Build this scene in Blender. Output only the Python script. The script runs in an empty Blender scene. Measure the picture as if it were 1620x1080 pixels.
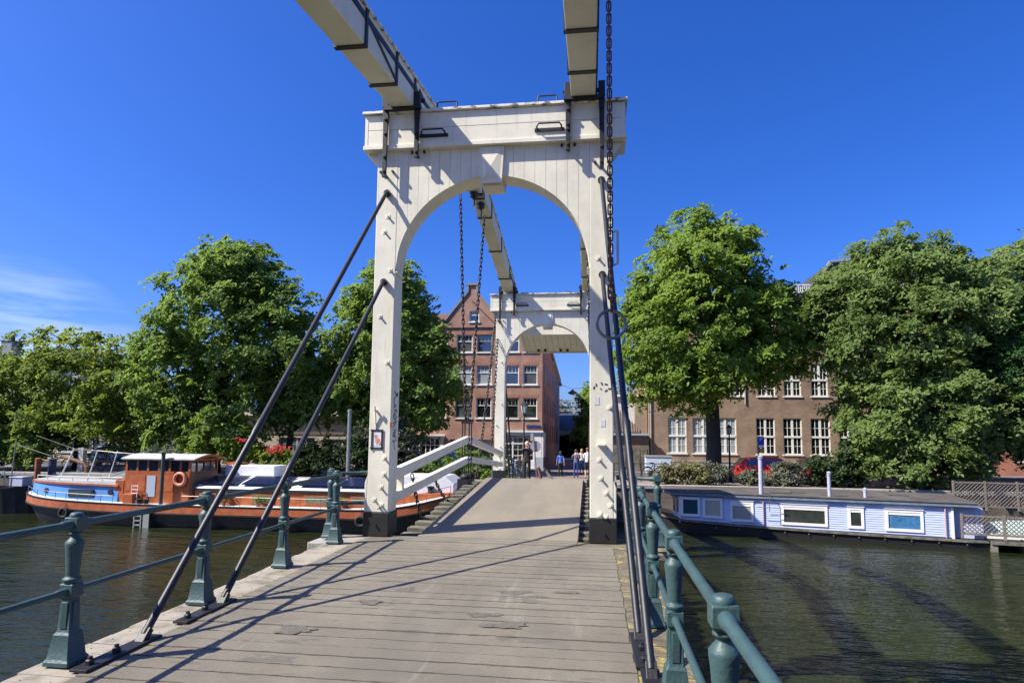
import bpy, bmesh, math, random
import numpy as np
from mathutils import Vector, Matrix
S = bpy.context.scene
COL = S.collection
R = math.radians
# ------------------------------------------------------------------ camera
EYE = Vector((0, 0, 1.65))
def make_camera():
    f, cy, pi_, ya, ro = 975.17, 601.14, 0.0934, -0.1276, -0.0113
    fw = Vector((math.sin(ya)*math.cos(pi_), math.cos(ya)*math.cos(pi_), math.sin(pi_)))
    r0 = Vector((math.cos(ya), -math.sin(ya), 0)); u0 = r0.cross(fw)
    rt = r0*math.cos(ro) - u0*math.sin(ro); up = r0*math.sin(ro) + u0*math.cos(ro)
    cam = bpy.data.cameras.new("camera"); o = bpy.data.objects.new("camera", cam); COL.objects.link(o)
    M = Matrix.Identity(4)
    for i in range(3):
        M[i][0], M[i][1], M[i][2], M[i][3] = rt[i], up[i], -fw[i], EYE[i]
    o.matrix_world = M
    cam.sensor_width = 36; cam.lens = 36*f/1620; cam.shift_y = (cy-540)/1620
    cam.clip_start = .05; cam.clip_end = 4000
    S.camera = o
make_camera()
# ------------------------------------------------------------------ sky, sun, exposure
SUN = Vector((-0.85, -0.39, 1.0)).normalized()
SUN_EL = math.asin(SUN.z); SUN_AZ = math.atan2(SUN.x, SUN.y)
w = bpy.data.worlds.new("World"); S.world = w; w.use_nodes = True
def build_world():
    nt = w.node_tree; nt.nodes.clear(); N = nt.nodes.new; L = nt.links.new
    out = N('ShaderNodeOutputWorld'); bg = N('ShaderNodeBackground'); bg.inputs['Strength'].default_value = .102
    sky = N('ShaderNodeTexSky'); sky.sky_type = 'NISHITA'; sky.sun_disc = False
    sky.sun_elevation = SUN_EL; sky.sun_rotation = SUN_AZ
    sky.air_density = 1.0; sky.dust_density = 1.6; sky.ozone_density = 3.2
    hs = N('ShaderNodeHueSaturation'); hs.inputs['Saturation'].default_value = 1.32; hs.inputs['Value'].default_value = 1.0
    L(sky.outputs[0], hs.inputs['Color'])
    tint = N('ShaderNodeMix'); tint.data_type = 'RGBA'; tint.blend_type = 'MULTIPLY'; tint.inputs[0].default_value = 1; tint.inputs[7].default_value = (.50, .64, 1.14, 1); L(hs.outputs[0], tint.inputs[6])
    # thin cirrus low in the western sky, in world directions
    tc = N('ShaderNodeTexCoord'); mp = N('ShaderNodeMapping'); mp.inputs['Scale'].default_value = (2.2, 2.2, 17); mp.inputs['Rotation'].default_value = (0, R(4), 0)
    L(tc.outputs['Generated'], mp.inputs['Vector'])
    nz = N('ShaderNodeTexNoise'); nz.inputs['Scale'].default_value = 1.7; nz.inputs['Detail'].default_value = 7; nz.inputs['Roughness'].default_value = .6
    L(mp.outputs[0], nz.inputs['Vector'])
    cr = N('ShaderNodeValToRGB'); cr.color_ramp.elements[0].position = .40; cr.color_ramp.elements[1].position = .75
    L(nz.outputs['Fac'], cr.inputs['Fac'])
    dot = N('ShaderNodeVectorMath'); dot.operation = 'DOT_PRODUCT'; dot.inputs[1].default_value = Vector((-.73, .69, .06)).normalized()
    L(tc.outputs['Generated'], dot.inputs[0])
    mr = N('ShaderNodeMapRange'); mr.inputs[1].default_value = .986; mr.inputs[2].default_value = .999; mr.inputs[4].default_value = .6
    L(dot.outputs['Value'], mr.inputs[0])
    mu = N('ShaderNodeMath'); mu.operation = 'MULTIPLY'; L(cr.outputs['Color'], mu.inputs[0]); L(mr.outputs[0], mu.inputs[1])
    mx = N('ShaderNodeMix'); mx.data_type = 'RGBA'; mx.inputs[7].default_value = (7.5, 8.3, 9.6, 1)
    L(mu.outputs[0], mx.inputs[0]); L(tint.outputs[2], mx.inputs[6])
    L(mx.outputs[2], bg.inputs['Color']); L(bg.outputs[0], out.inputs[0])
build_world()
sl = bpy.data.lights.new("sun", 'SUN'); sl.energy = 5.0; sl.angle = R(.53); sl.color = (1, .935, .81)
so = bpy.data.objects.new("sun", sl); COL.objects.link(so); so.location = (-40, -20, 50)
so.rotation_euler = SUN.to_track_quat('Z', 'Y').to_euler()
S.view_settings.view_transform = 'Standard'; S.view_settings.look = 'None'
S.view_settings.exposure = .86; S.view_settings.gamma = 1; S.view_settings.use_curve_mapping = False
S.cycles.max_bounces = 7; S.cycles.transparent_max_bounces = 12
# ------------------------------------------------------------------ materials
MATS = {}
def mat(name, col, rough=.6, metal=0., var=.0, vscale=3., col2=None, bump=0., bscale=40., spec=.5, detail=6., stretch=(1, 1, 1), lo=.38, hi=.62, coat=0.):
    if name in MATS: return MATS[name]
    m = bpy.data.materials.new(name); m.use_nodes = True; nt = m.node_tree; N = nt.nodes.new; L = nt.links.new
    b = nt.nodes['Principled BSDF']; b.inputs['Base Color'].default_value = (*col, 1); b.inputs['Roughness'].default_value = rough
    b.inputs['Metallic'].default_value = metal; b.inputs['Specular IOR Level'].default_value = spec
    if coat: b.inputs['Coat Weight'].default_value = coat
    tc = N('ShaderNodeTexCoord'); mp = N('ShaderNodeMapping'); mp.inputs['Scale'].default_value = stretch; L(tc.outputs['Object'], mp.inputs[0])
    if var or col2:
        c2 = col2 or tuple(max(0, c*(1-var)) for c in col)
        nz = N('ShaderNodeTexNoise'); nz.inputs['Scale'].default_value = vscale; nz.inputs['Detail'].default_value = detail; nz.inputs['Roughness'].default_value = .65
        L(mp.outputs[0], nz.inputs['Vector'])
        cr = N('ShaderNodeValToRGB'); e = cr.color_ramp.elements; e[0].position = lo; e[1].position = hi
        e[0].color = (*c2, 1); e[1].color = (*col, 1); L(nz.outputs['Fac'], cr.inputs[0]); L(cr.outputs[0], b.inputs['Base Color'])
    if bump:
        n2 = N('ShaderNodeTexNoise'); n2.inputs['Scale'].default_value = bscale; n2.inputs['Detail'].default_value = 4; L(mp.outputs[0], n2.inputs['Vector'])
        bp = N('ShaderNodeBump'); bp.inputs['Strength'].default_value = bump; bp.inputs['Distance'].default_value = .01; L(n2.outputs['Fac'], bp.inputs['Height']); L(bp.outputs[0], b.inputs['Normal'])
    MATS[name] = m; return m
def overlay(m, col, scale=4., lo=.55, hi=.7, stretch=(1, 1, 1), detail=8., amount=1., zband=None, seed=0.):
    """lay a second coloured stain (grime, lichen, rust) over a material's base colour"""
    nt = m.node_tree; N = nt.nodes.new; L = nt.links.new; b = nt.nodes['Principled BSDF']; inp = b.inputs['Base Color']
    tc = N('ShaderNodeTexCoord'); mp = N('ShaderNodeMapping'); mp.inputs['Scale'].default_value = stretch; mp.inputs['Location'].default_value = (seed, seed*.7, seed*.3); L(tc.outputs['Object'], mp.inputs[0])
    nz = N('ShaderNodeTexNoise'); nz.inputs['Scale'].default_value = scale; nz.inputs['Detail'].default_value = detail; nz.inputs['Roughness'].default_value = .7; L(mp.outputs[0], nz.inputs['Vector'])
    mr = N('ShaderNodeMapRange'); mr.inputs[1].default_value = lo; mr.inputs[2].default_value = hi; mr.inputs[4].default_value = amount; L(nz.outputs['Fac'], mr.inputs[0])
    fac = mr.outputs[0]
    if zband:   # (axis, from, to): stain only in this band of object space
        sp = N('ShaderNodeSeparateXYZ'); L(tc.outputs['Object'], sp.inputs[0]); r2 = N('ShaderNodeMapRange'); r2.inputs[1].default_value = zband[1]; r2.inputs[2].default_value = zband[2]
        L(sp.outputs[zband[0]], r2.inputs[0]); mu = N('ShaderNodeMath'); mu.operation = 'MULTIPLY'; L(fac, mu.inputs[0]); L(r2.outputs[0], mu.inputs[1]); fac = mu.outputs[0]
    mx = N('ShaderNodeMix'); mx.data_type = 'RGBA'; mx.inputs[7].default_value = (*col, 1); L(fac, mx.inputs[0])
    if inp.links: L(inp.links[0].from_socket, mx.inputs[6])
    else: mx.inputs[6].default_value = inp.default_value
    L(mx.outputs[2], inp); return m
def brick_mat(name, c1, c2, mortar, scale=1., rough=.85):
    if name in MATS: return MATS[name]
    m = mat(name, c1, rough); nt = m.node_tree; N = nt.nodes.new; L = nt.links.new; b = nt.nodes['Principled BSDF']
    tc = N('ShaderNodeTexCoord'); sp = N('ShaderNodeSeparateXYZ'); L(tc.outputs['Object'], sp.inputs[0])
    ad = N('ShaderNodeMath'); ad.operation = 'ADD'; L(sp.outputs[0], ad.inputs[0]); L(sp.outputs[1], ad.inputs[1])
    cb = N('ShaderNodeCombineXYZ'); L(ad.outputs[0], cb.inputs[0]); L(sp.outputs[2], cb.inputs[1])
    br = N('ShaderNodeTexBrick'); br.inputs['Scale'].default_value = scale; br.inputs['Brick Width'].default_value = .23; br.inputs['Row Height'].default_value = .075
    br.inputs['Mortar Size'].default_value = .009; br.inputs['Mortar Smooth'].default_value = .3; br.inputs['Color1'].default_value = (*c1, 1); br.inputs['Color2'].default_value = (*c2, 1); br.inputs['Mortar'].default_value = (*mortar, 1)
    L(cb.outputs[0], br.inputs['Vector'])
    nz = N('ShaderNodeTexNoise'); nz.inputs['Scale'].default_value = .9; nz.inputs['Detail'].default_value = 8; L(tc.outputs['Object'], nz.inputs['Vector'])
    mr = N('ShaderNodeMapRange'); mr.inputs[1].default_value = .3; mr.inputs[2].default_value = .7; mr.inputs[3].default_value = .68; mr.inputs[4].default_value = 1.15; L(nz.outputs['Fac'], mr.inputs[0])
    hv = N('ShaderNodeHueSaturation'); L(br.outputs['Color'], hv.inputs['Color']); L(mr.outputs[0], hv.inputs['Value']); L(hv.outputs[0], b.inputs['Base Color'])
    bp = N('ShaderNodeBump'); bp.inputs['Strength'].default_value = .3; bp.inputs['Distance'].default_value = .01; L(br.outputs['Fac'], bp.inputs['Height']); bp.invert = True; L(bp.outputs[0], b.inputs['Normal'])
    return m
def leaf_mat(name, c1, c2, trans=.46, scale=.55):
    if name in MATS: return MATS[name]
    m = bpy.data.materials.new(name); m.use_nodes = True; nt = m.node_tree; N = nt.nodes.new; L = nt.links.new
    b = nt.nodes['Principled BSDF']; b.inputs['Roughness'].default_value = .5; b.inputs['Specular IOR Level'].default_value = .2
    tc = N('ShaderNodeTexCoord'); nz = N('ShaderNodeTexNoise'); nz.inputs['Scale'].default_value = scale; nz.inputs['Detail'].default_value = 10; nz.inputs['Roughness'].default_value = .8
    L(tc.outputs['Object'], nz.inputs['Vector'])
    cr = N('ShaderNodeValToRGB'); e = cr.color_ramp.elements; e[0].position = .36; e[1].position = .66; e[0].color = (*c1, 1); e[1].color = (*c2, 1)
    L(nz.outputs['Fac'], cr.inputs[0]); L(cr.outputs[0], b.inputs['Base Color'])
    tr = N('ShaderNodeBsdfTranslucent'); hs = N('ShaderNodeHueSaturation'); hs.inputs['Value'].default_value = 1.8; hs.inputs['Hue'].default_value = .485; L(cr.outputs[0], hs.inputs['Color']); L(hs.outputs[0], tr.inputs['Color'])
    ms = N('ShaderNodeMixShader'); ms.inputs[0].default_value = trans; L(b.outputs[0], ms.inputs[1]); L(tr.outputs[0], ms.inputs[2])
    L(ms.outputs[0], nt.nodes['Material Output'].inputs[0]); MATS[name] = m; return m
WHITE = mat('bridge_white_paint', (.80, .76, .62), .45, var=.10, vscale=2.2, bump=.12, bscale=25)
overlay(WHITE, (.42, .36, .24), 5, .54, .80, (2.6, 2.6, .22), amount=.6)
overlay(WHITE, (.60, .56, .46), 1.6, .48, .66, (1, 1, .7), amount=.55, seed=8)
overlay(WHITE, (.20, .11, .05), 11, .70, .82, (1.5, 1.5, .12), amount=.5, seed=13)
overlay(WHITE, (.30, .27, .20), 30, .70, .80, (1, 1, 1), amount=.5, seed=3)
CREAM = mat('beam_cream_paint', (.74, .71, .56), .5, var=.12, vscale=1.6, bump=.1, bscale=20)
overlay(CREAM, (.33, .27, .17), 4, .58, .80, (3, .5, 3), amount=.6)
BLACKP = mat('black_iron_paint', (.012, .012, .015), .52, bump=.25, bscale=60, spec=.5)
overlay(BLACKP, (.07, .055, .045), 18, .62, .75, amount=.6)
TARP = mat('black_tar_paint', (.018, .017, .017), .55, var=.3, vscale=6, bump=.3, bscale=30)
RODP = mat('blue_black_rod_paint', (.009, .010, .015), .5, bump=.12, bscale=50)
GREEN = mat('green_railing_paint', (.040, .084, .086), .5, var=.22, vscale=5, bump=.35, bscale=45)
overlay(GREEN, (.10, .10, .075), 14, .63, .74, amount=.5)
RUST = mat('rusty_chain_iron', (.17, .070, .042), .7, var=.5, vscale=40, bump=.4, bscale=120)
DCHAIN = mat('dark_chain_iron', (.030, .027, .025), .6, var=.4, vscale=30)
STEEL = mat('grey_steel', (.28, .27, .25), .42, .6, var=.3, vscale=25)
GRIT = mat('grit_coating', (.232, .203, .152), .9, var=.28, vscale=1.1, bump=.9, bscale=220, detail=9)
overlay(GRIT, (.10, .092, .078), 120, .50, .66, amount=.55, detail=3)
overlay(GRIT, (.13, .12, .10), 34, .54, .70, amount=.5, detail=5, seed=21)
overlay(GRIT, (.40, .37, .32), 130, .60, .70, amount=.55, detail=2, seed=5)
overlay(GRIT, (.10, .095, .085), 1.25, .615, .64, (1, 3.0, 1), amount=.6, detail=4, seed=2)
overlay(GRIT, (.15, .135, .105), 1.1, .46, .72, (1.6, .16, 1), amount=.7, detail=4, seed=11)
overlay(GRIT, (.33, .30, .25), 2.2, .58, .78, (1.8, .3, 1), amount=.6, detail=7, seed=17)
LEAFTOP = mat('leaf_asphalt', (.250, .215, .160), .88, var=.16, vscale=.9, bump=.7, bscale=200, detail=9)
overlay(LEAFTOP, (.12, .11, .095), 90, .52, .68, amount=.4, detail=3)
overlay(LEAFTOP, (.15, .135, .11), 1.2, .46, .70, (1.6, .16, 1), amount=.6, detail=4, seed=15)
overlay(LEAFTOP, (.10, .095, .09), 1.3, .68, .70, (1, 3.5, 1), amount=.5, detail=3, seed=9)
PLANK = mat('weathered_deck_timber', (.165, .142, .098), .85, col2=(.085, .072, .048), vscale=2.5, stretch=(.6, 7, 2), bump=.6, bscale=18)
overlay(PLANK, (.50, .38, .06), 7, .53, .66, amount=.85, detail=10, seed=4, zband=(0, .1, .40))
overlay(PLANK, (.33, .29, .235), 3, .34, .52, amount=.9, detail=8, seed=3, zband=(0, -3.3, -3.45))
overlay(PLANK, (.34, .30, .10), 7, .56, .70, amount=.6, detail=10, seed=6, zband=(0, -3.3, -3.55))
overlay(PLANK, (.40, .36, .28), 8, .58, .72, amount=.6, detail=10, seed=7)
OLDWOOD = mat('old_grey_timber', (.20, .185, .14), .85, col2=(.085, .078, .055), vscale=3, stretch=(1, 5, 1), bump=.5, bscale=20)
CAPW = mat('flaking_cap_paint', (.70, .67, .58), .7, bump=.5, bscale=25)
overlay(CAPW, (.13, .115, .09), 5, .50, .58, (1, 2, 2), amount=1, detail=10)
STONE = mat('pale_stone', (.36, .34, .30), .85, var=.35, vscale=6, bump=.4, bscale=40)
# ------------------------------------------------------------------ scene helpers
ORG = {}
def thing(name, label, cat, loc=(0, 0, 0), rotz=0., group=None, world=True):
    o = bpy.data.objects.new(name, None); COL.objects.link(o); o.location = loc; o.rotation_euler = (0, 0, rotz); o.empty_display_size = .2
    tag(o, label, cat, group); ORG[o.name] = Vector(loc) if world else Vector((0, 0, 0)); return o
def tag(o, label=None, cat=None, group=None, kind=None):
    if label: o['label'] = label
    if cat: o['category'] = cat
    if group: o['group'] = group
    if kind: o['kind'] = kind
    return o
def copy_tree(o, loc, rotz=0., label=None, scale=None):
    def rec(a, p):
        c = a.copy(); COL.objects.link(c); c.parent = p
        for ch in list(a.children): rec(ch, c)
        return c
    c = rec(o, o.parent); c.location = loc; c.rotation_euler = (0, 0, rotz)
    if scale: c.scale = (scale,)*3
    if label: c['label'] = label
    return c
class MB:
    def __init__(s): s.v = []; s.f = []; s.m = []
    def add(s, vs, fs, mi=0):
        n = len(s.v); s.v += [tuple(p) for p in vs]; s.f += [tuple(i+n for i in f) for f in fs]; s.m += [mi]*len(fs); return s
    def box(s, x0, x1, y0, y1, z0, z1, mi=0):
        return s.add([(x0, y0, z0), (x1, y0, z0), (x1, y1, z0), (x0, y1, z0), (x0, y0, z1), (x1, y0, z1), (x1, y1, z1), (x0, y1, z1)],
                     [(0, 3, 2, 1), (4, 5, 6, 7), (0, 1, 5, 4), (1, 2, 6, 5), (2, 3, 7, 6), (3, 0, 4, 7)], mi)
    def bar(s, p, q, wx, wz, mi=0, side=None):
        p, q = Vector(p), Vector(q); d = (q-p).normalized(); u = Vector((0, 0, 1))
        if abs(d.z) > .98: u = Vector((0, 1, 0))
        a = d.cross(u).normalized() if side is None else Vector(side).normalized(); b = a.cross(d).normalized(); vs = []
        for e in (p, q):
            for i, j in ((-1, -1), (1, -1), (1, 1), (-1, 1)): vs.append(e+a*i*wx/2+b*j*wz/2)
        return s.add(vs, [(0, 1, 2, 3), (7, 6, 5, 4), (0, 4, 5, 1), (1, 5, 6, 2), (2, 6, 7, 3), (3, 7, 4, 0)], mi)
    def tube(s, pts, r, seg=10, mi=0, closed=False):
        pts = [Vector(p) for p in pts]; n = len(pts); rr = r if isinstance(r, (list, tuple)) else [r]*n; vs = []; prev = None
        for i, p in enumerate(pts):
            if closed: d = pts[(i+1) % n]-pts[i-1]
            else: d = pts[min(i+1, n-1)]-pts[max(i-1, 0)]
            d.normalize()
            if prev is None:
                a = d.cross(Vector((0, 0, 1)))
                if a.length < .05: a = d.cross(Vector((0, 1, 0)))
            else: a = prev-d*prev.dot(d)
            a.normalize(); prev = a; b = d.cross(a)
            for k in range(seg):
                t = 2*math.pi*k/seg; vs.append(p+(a*math.cos(t)+b*math.sin(t))*rr[i])
        fs = []
        for i in range(n if closed else n-1):
            j = (i+1) % n
            for k in range(seg): fs.append((i*seg+k, i*seg+(k+1) % seg, j*seg+(k+1) % seg, j*seg+k))
        if not closed: fs += [tuple(range(seg-1, -1, -1)), tuple(range((n-1)*seg, n*seg))]
        return s.add(vs, fs, mi)
    def lathe(s, prof, seg=16, c=(0, 0, 0), mi=0, rot=0., ax=None):
        vs = []; fs = []; n = len(prof)
        A = ax if ax is not None else Matrix.Identity(3)
        for r, z in prof:
            for k in range(seg):
                t = 2*math.pi*k/seg+rot; p = A @ Vector((r*math.cos(t), r*math.sin(t), z)); vs.append((c[0]+p.x, c[1]+p.y, c[2]+p.z))
        for i in range(n-1):
            for k in range(seg): fs.append((i*seg+k, i*seg+(k+1) % seg, (i+1)*seg+(k+1) % seg, (i+1)*seg+k))
        fs += [tuple(range(seg-1, -1, -1)), tuple(range((n-1)*seg, n*seg))]
        return s.add(vs, fs, mi)
    def prism(s, poly, y0, y1, mi=0, fn=None):
        """poly in (x,z), extruded along y; fn maps (x,y,z) to another frame"""
        n = len(poly); vs = [(x, y0, z) for x, z in poly]+[(x, y1, z) for x, z in poly]
        if fn: vs = [fn(*p) for p in vs]
        fs = [tuple(range(n)), tuple(range(2*n-1, n-1, -1))]+[(i, i+n, (i+1) % n+n, (i+1) % n) for i in range(n)]
        return s.add(vs, fs, mi)
    def quad(s, a, b, c, d, mi=0): return s.add([a, b, c, d], [(0, 1, 2, 3)], mi)
    def ball(s, c, r, mi=0, seg=12, rings=8):
        r = r if isinstance(r, (tuple, list)) else (r, r, r); vs = []; fs = []
        for i in range(rings+1):
            a = math.pi*i/rings
            for k in range(seg):
                t = 2*math.pi*k/seg; vs.append((c[0]+r[0]*math.sin(a)*math.cos(t), c[1]+r[1]*math.sin(a)*math.sin(t), c[2]+r[2]*math.cos(a)))
        for i in range(rings):
            for k in range(seg): fs.append((i*seg+k, (i+1)*seg+k, (i+1)*seg+(k+1) % seg, i*seg+(k+1) % seg))
        return s.add(vs, fs, mi)
    def build(s, name, m, parent=None, smooth=False, bevel=0., local=False, auto=None):
        me = bpy.data.meshes.new(name); off = Vector((0, 0, 0))
        if parent is not None and not local: off = ORG.get(parent.name, off)
        me.from_pydata([(p[0]-off.x, p[1]-off.y, p[2]-off.z) for p in s.v], [], s.f)
        bm = bmesh.new(); bm.from_mesh(me); bmesh.ops.remove_doubles(bm, verts=bm.verts, dist=1e-6); bmesh.ops.recalc_face_normals(bm, faces=bm.faces) if len(bm.faces) < 60000 else None
        if len(bm.faces) == len(s.m):
            bm.faces.ensure_lookup_table()
            for fc, mi in zip(bm.faces, s.m): fc.material_index = mi
        bm.to_mesh(me); bm.free()
        for x in (m if isinstance(m, (list, tuple)) else [m]): me.materials.append(x)
        o = bpy.data.objects.new(name, me); COL.objects.link(o)
        if parent is not None: o.parent = parent; ORG[o.name] = ORG.get(parent.name, Vector((0, 0, 0)))
        if smooth: me.polygons.foreach_set('use_smooth', [True]*len(me.polygons))
        if auto:
            me.polygons.foreach_set('use_smooth', [True]*len(me.polygons)); me.set_sharp_from_angle(angle=R(auto))
        if bevel:
            b = o.modifiers.new('bevel', 'BEVEL'); b.width = bevel; b.segments = 2; b.limit_method = 'ANGLE'; b.angle_limit = R(40)
        return o
def arc(cx, cz, r, a0, a1, n): return [(cx+r*math.cos(a0+(a1-a0)*i/n), cz+r*math.sin(a0+(a1-a0)*i/n)) for i in range(n+1)]
def text_mesh(txt, size, name, m, parent, M, extrude=.002):
    cu = bpy.data.curves.new(name, 'FONT'); cu.body = txt; cu.size = size; cu.extrude = extrude; cu.align_x = 'CENTER'; cu.align_y = 'CENTER'
    t = bpy.data.objects.new('tmp_text', cu); COL.objects.link(t); dg = bpy.context.evaluated_depsgraph_get(); me = bpy.data.meshes.new_from_object(t.evaluated_get(dg))
    bpy.data.objects.remove(t); me.transform(M); me.materials.clear(); me.materials.append(m)
    o = bpy.data.objects.new(name, me); COL.objects.link(o); o.parent = parent; ORG[o.name] = ORG.get(parent.name, Vector((0, 0, 0))); return o
FRONT = Matrix.Rotation(R(90), 4, 'X')      # text upright, readable from -y
def chain_links(mb, pts, pitch, wid, wire, mi=0):
    """interlocked oval links along a polyline"""
    pts = [Vector(p) for p in pts]; L = [0.]
    for a, b in zip(pts, pts[1:]): L.append(L[-1]+(b-a).length)
    n = max(1, int(L[-1]/pitch)); seg = 12
    def at(t):
        for i in range(len(pts)-1):
            if t <= L[i+1] or i == len(pts)-2: return pts[i].lerp(pts[i+1], (t-L[i])/max(1e-9, L[i+1]-L[i]))
    for i in range(n):
        t = (i+.5)*L[-1]/n; c = at(t); d = (at(min(L[-1], t+.01))-at(max(0, t-.01))).normalized()
        a = d.cross(Vector((0, 1, .1))).normalized() if abs(d.y) < .9 else d.cross(Vector((0, 0, 1))).normalized(); b = d.cross(a)
        if i % 2: a = b
        hl = pitch*.5+wire*1.3; hw = wid/2-wire/2; ring = []
        for k in range(seg):
            th = 2*math.pi*k/seg; cx, sx = math.cos(th), math.sin(th)
            ring.append(c+d*(max(0, hl-hw)*(1 if cx > 1e-6 else (-1 if cx < -1e-6 else 0))+hw*cx)+a*hw*sx)
        mb.tube(ring, wire/2, 6, mi, True)
# ------------------------------------------------------------------ ground, water, quay, bridge decks
RS = .0144            # slope of the approach deck
def rz(y): return RS*y
WATER_Z = -2.6; QUAY_Z = -.70; QUAY_Y = 33.0
def make_setting():
    wm = mat('canal_water', (.013, .017, .006), .05, spec=.5); nt = wm.node_tree; N = nt.nodes.new; L = nt.links.new; b = nt.nodes['Principled BSDF']; b.inputs['IOR'].default_value = 1.33
    tc = N('ShaderNodeTexCoord'); prev = None
    for sc, rt, dist, st in (((.55, 1.5, 1), 8, .16, .85), ((1.6, 4.2, 1), -14, .10, .9), ((5, 12, 1), 20, .032, .85)):
        mp = N('ShaderNodeMapping'); mp.inputs['Scale'].default_value = sc; mp.inputs['Rotation'].default_value = (0, 0, R(rt)); L(tc.outputs['Object'], mp.inputs[0])
        nz = N('ShaderNodeTexNoise'); nz.inputs['Scale'].default_value = 1.; nz.inputs['Detail'].default_value = 3; L(mp.outputs[0], nz.inputs['Vector'])
        bp = N('ShaderNodeBump'); bp.inputs['Strength'].default_value = st; bp.inputs['Distance'].default_value = dist; L(nz.outputs['Fac'], bp.inputs['Height'])
        pz = N('ShaderNodeTexNoise'); pz.inputs['Scale'].default_value = .11; pz.inputs['Detail'].default_value = 3; L(tc.outputs['Object'], pz.inputs['Vector']); pr = N('ShaderNodeMapRange'); pr.inputs[1].default_value = .38; pr.inputs[2].default_value = .62; pr.inputs[3].default_value = .55*st; pr.inputs[4].default_value = st*1.1; L(pz.outputs['Fac'], pr.inputs[0]); L(pr.outputs[0], bp.inputs['Strength'])
        if prev: L(prev.outputs[0], bp.inputs['Normal'])
        prev = bp
    L(prev.outputs[0], b.inputs['Normal'])
    overlay(wm, (.022, .027, .008), .25, .42, .62, amount=.8, detail=4)
    tag(MB().box(-260, 260, -30, QUAY_Y+.3, WATER_Z-2, WATER_Z).build('canal_water', wm), kind='structure')
    gm = mat('quay_paving', (.235, .20, .175), .9, var=.3, vscale=.6, bump=.5, bscale=60); overlay(gm, (.13, .11, .10), 9, .5, .66, amount=.6)
    tag(MB().box(-600, 600, QUAY_Y, 1500, QUAY_Z-3.5, QUAY_Z).build('far_quay_ground', gm), kind='structure')
    tag(MB().box(-300, 300, -400, -7, -3.5, -.05).build('near_quay_ground', gm), kind='structure')
    qb = brick_mat('quay_brick', (.16, .115, .085), (.10, .075, .06), (.17, .16, .14))
    q = tag(MB().box(-150, 150, QUAY_Y-.25, QUAY_Y-.004, -4, QUAY_Z-.18).build('quay_wall', qb), 'dark brick quay wall along the far bank, behind the moored boats', 'quay wall')
    MB().box(-150, 150, QUAY_Y-.33, QUAY_Y+.25, QUAY_Z-.176, QUAY_Z+.03).build('coping', STONE, q, bevel=.02)
    rm = mat('clinker_road', (.27, .205, .175), .9, var=.28, vscale=1.2, bump=.4, bscale=40); overlay(rm, (.16, .12, .105), 14, .5, .64, amount=.6)
    tag(MB().box(-3.6, .9, 33.4, 140, QUAY_Z-.2, QUAY_Z+.004).build('side_street', rm), kind='structure')
    # dark strip of asphalt along the quay
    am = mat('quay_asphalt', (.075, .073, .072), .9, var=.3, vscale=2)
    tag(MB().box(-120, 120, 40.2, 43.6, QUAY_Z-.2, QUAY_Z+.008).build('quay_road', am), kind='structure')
    tag(MB().box(-120, -3.7, 43.6, 47, QUAY_Z-.2, QUAY_Z+.12).box(1., 120, 43.6, 47, QUAY_Z-.2, QUAY_Z+.12).build('pavement', gm), kind='structure')
make_setting()
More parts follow.
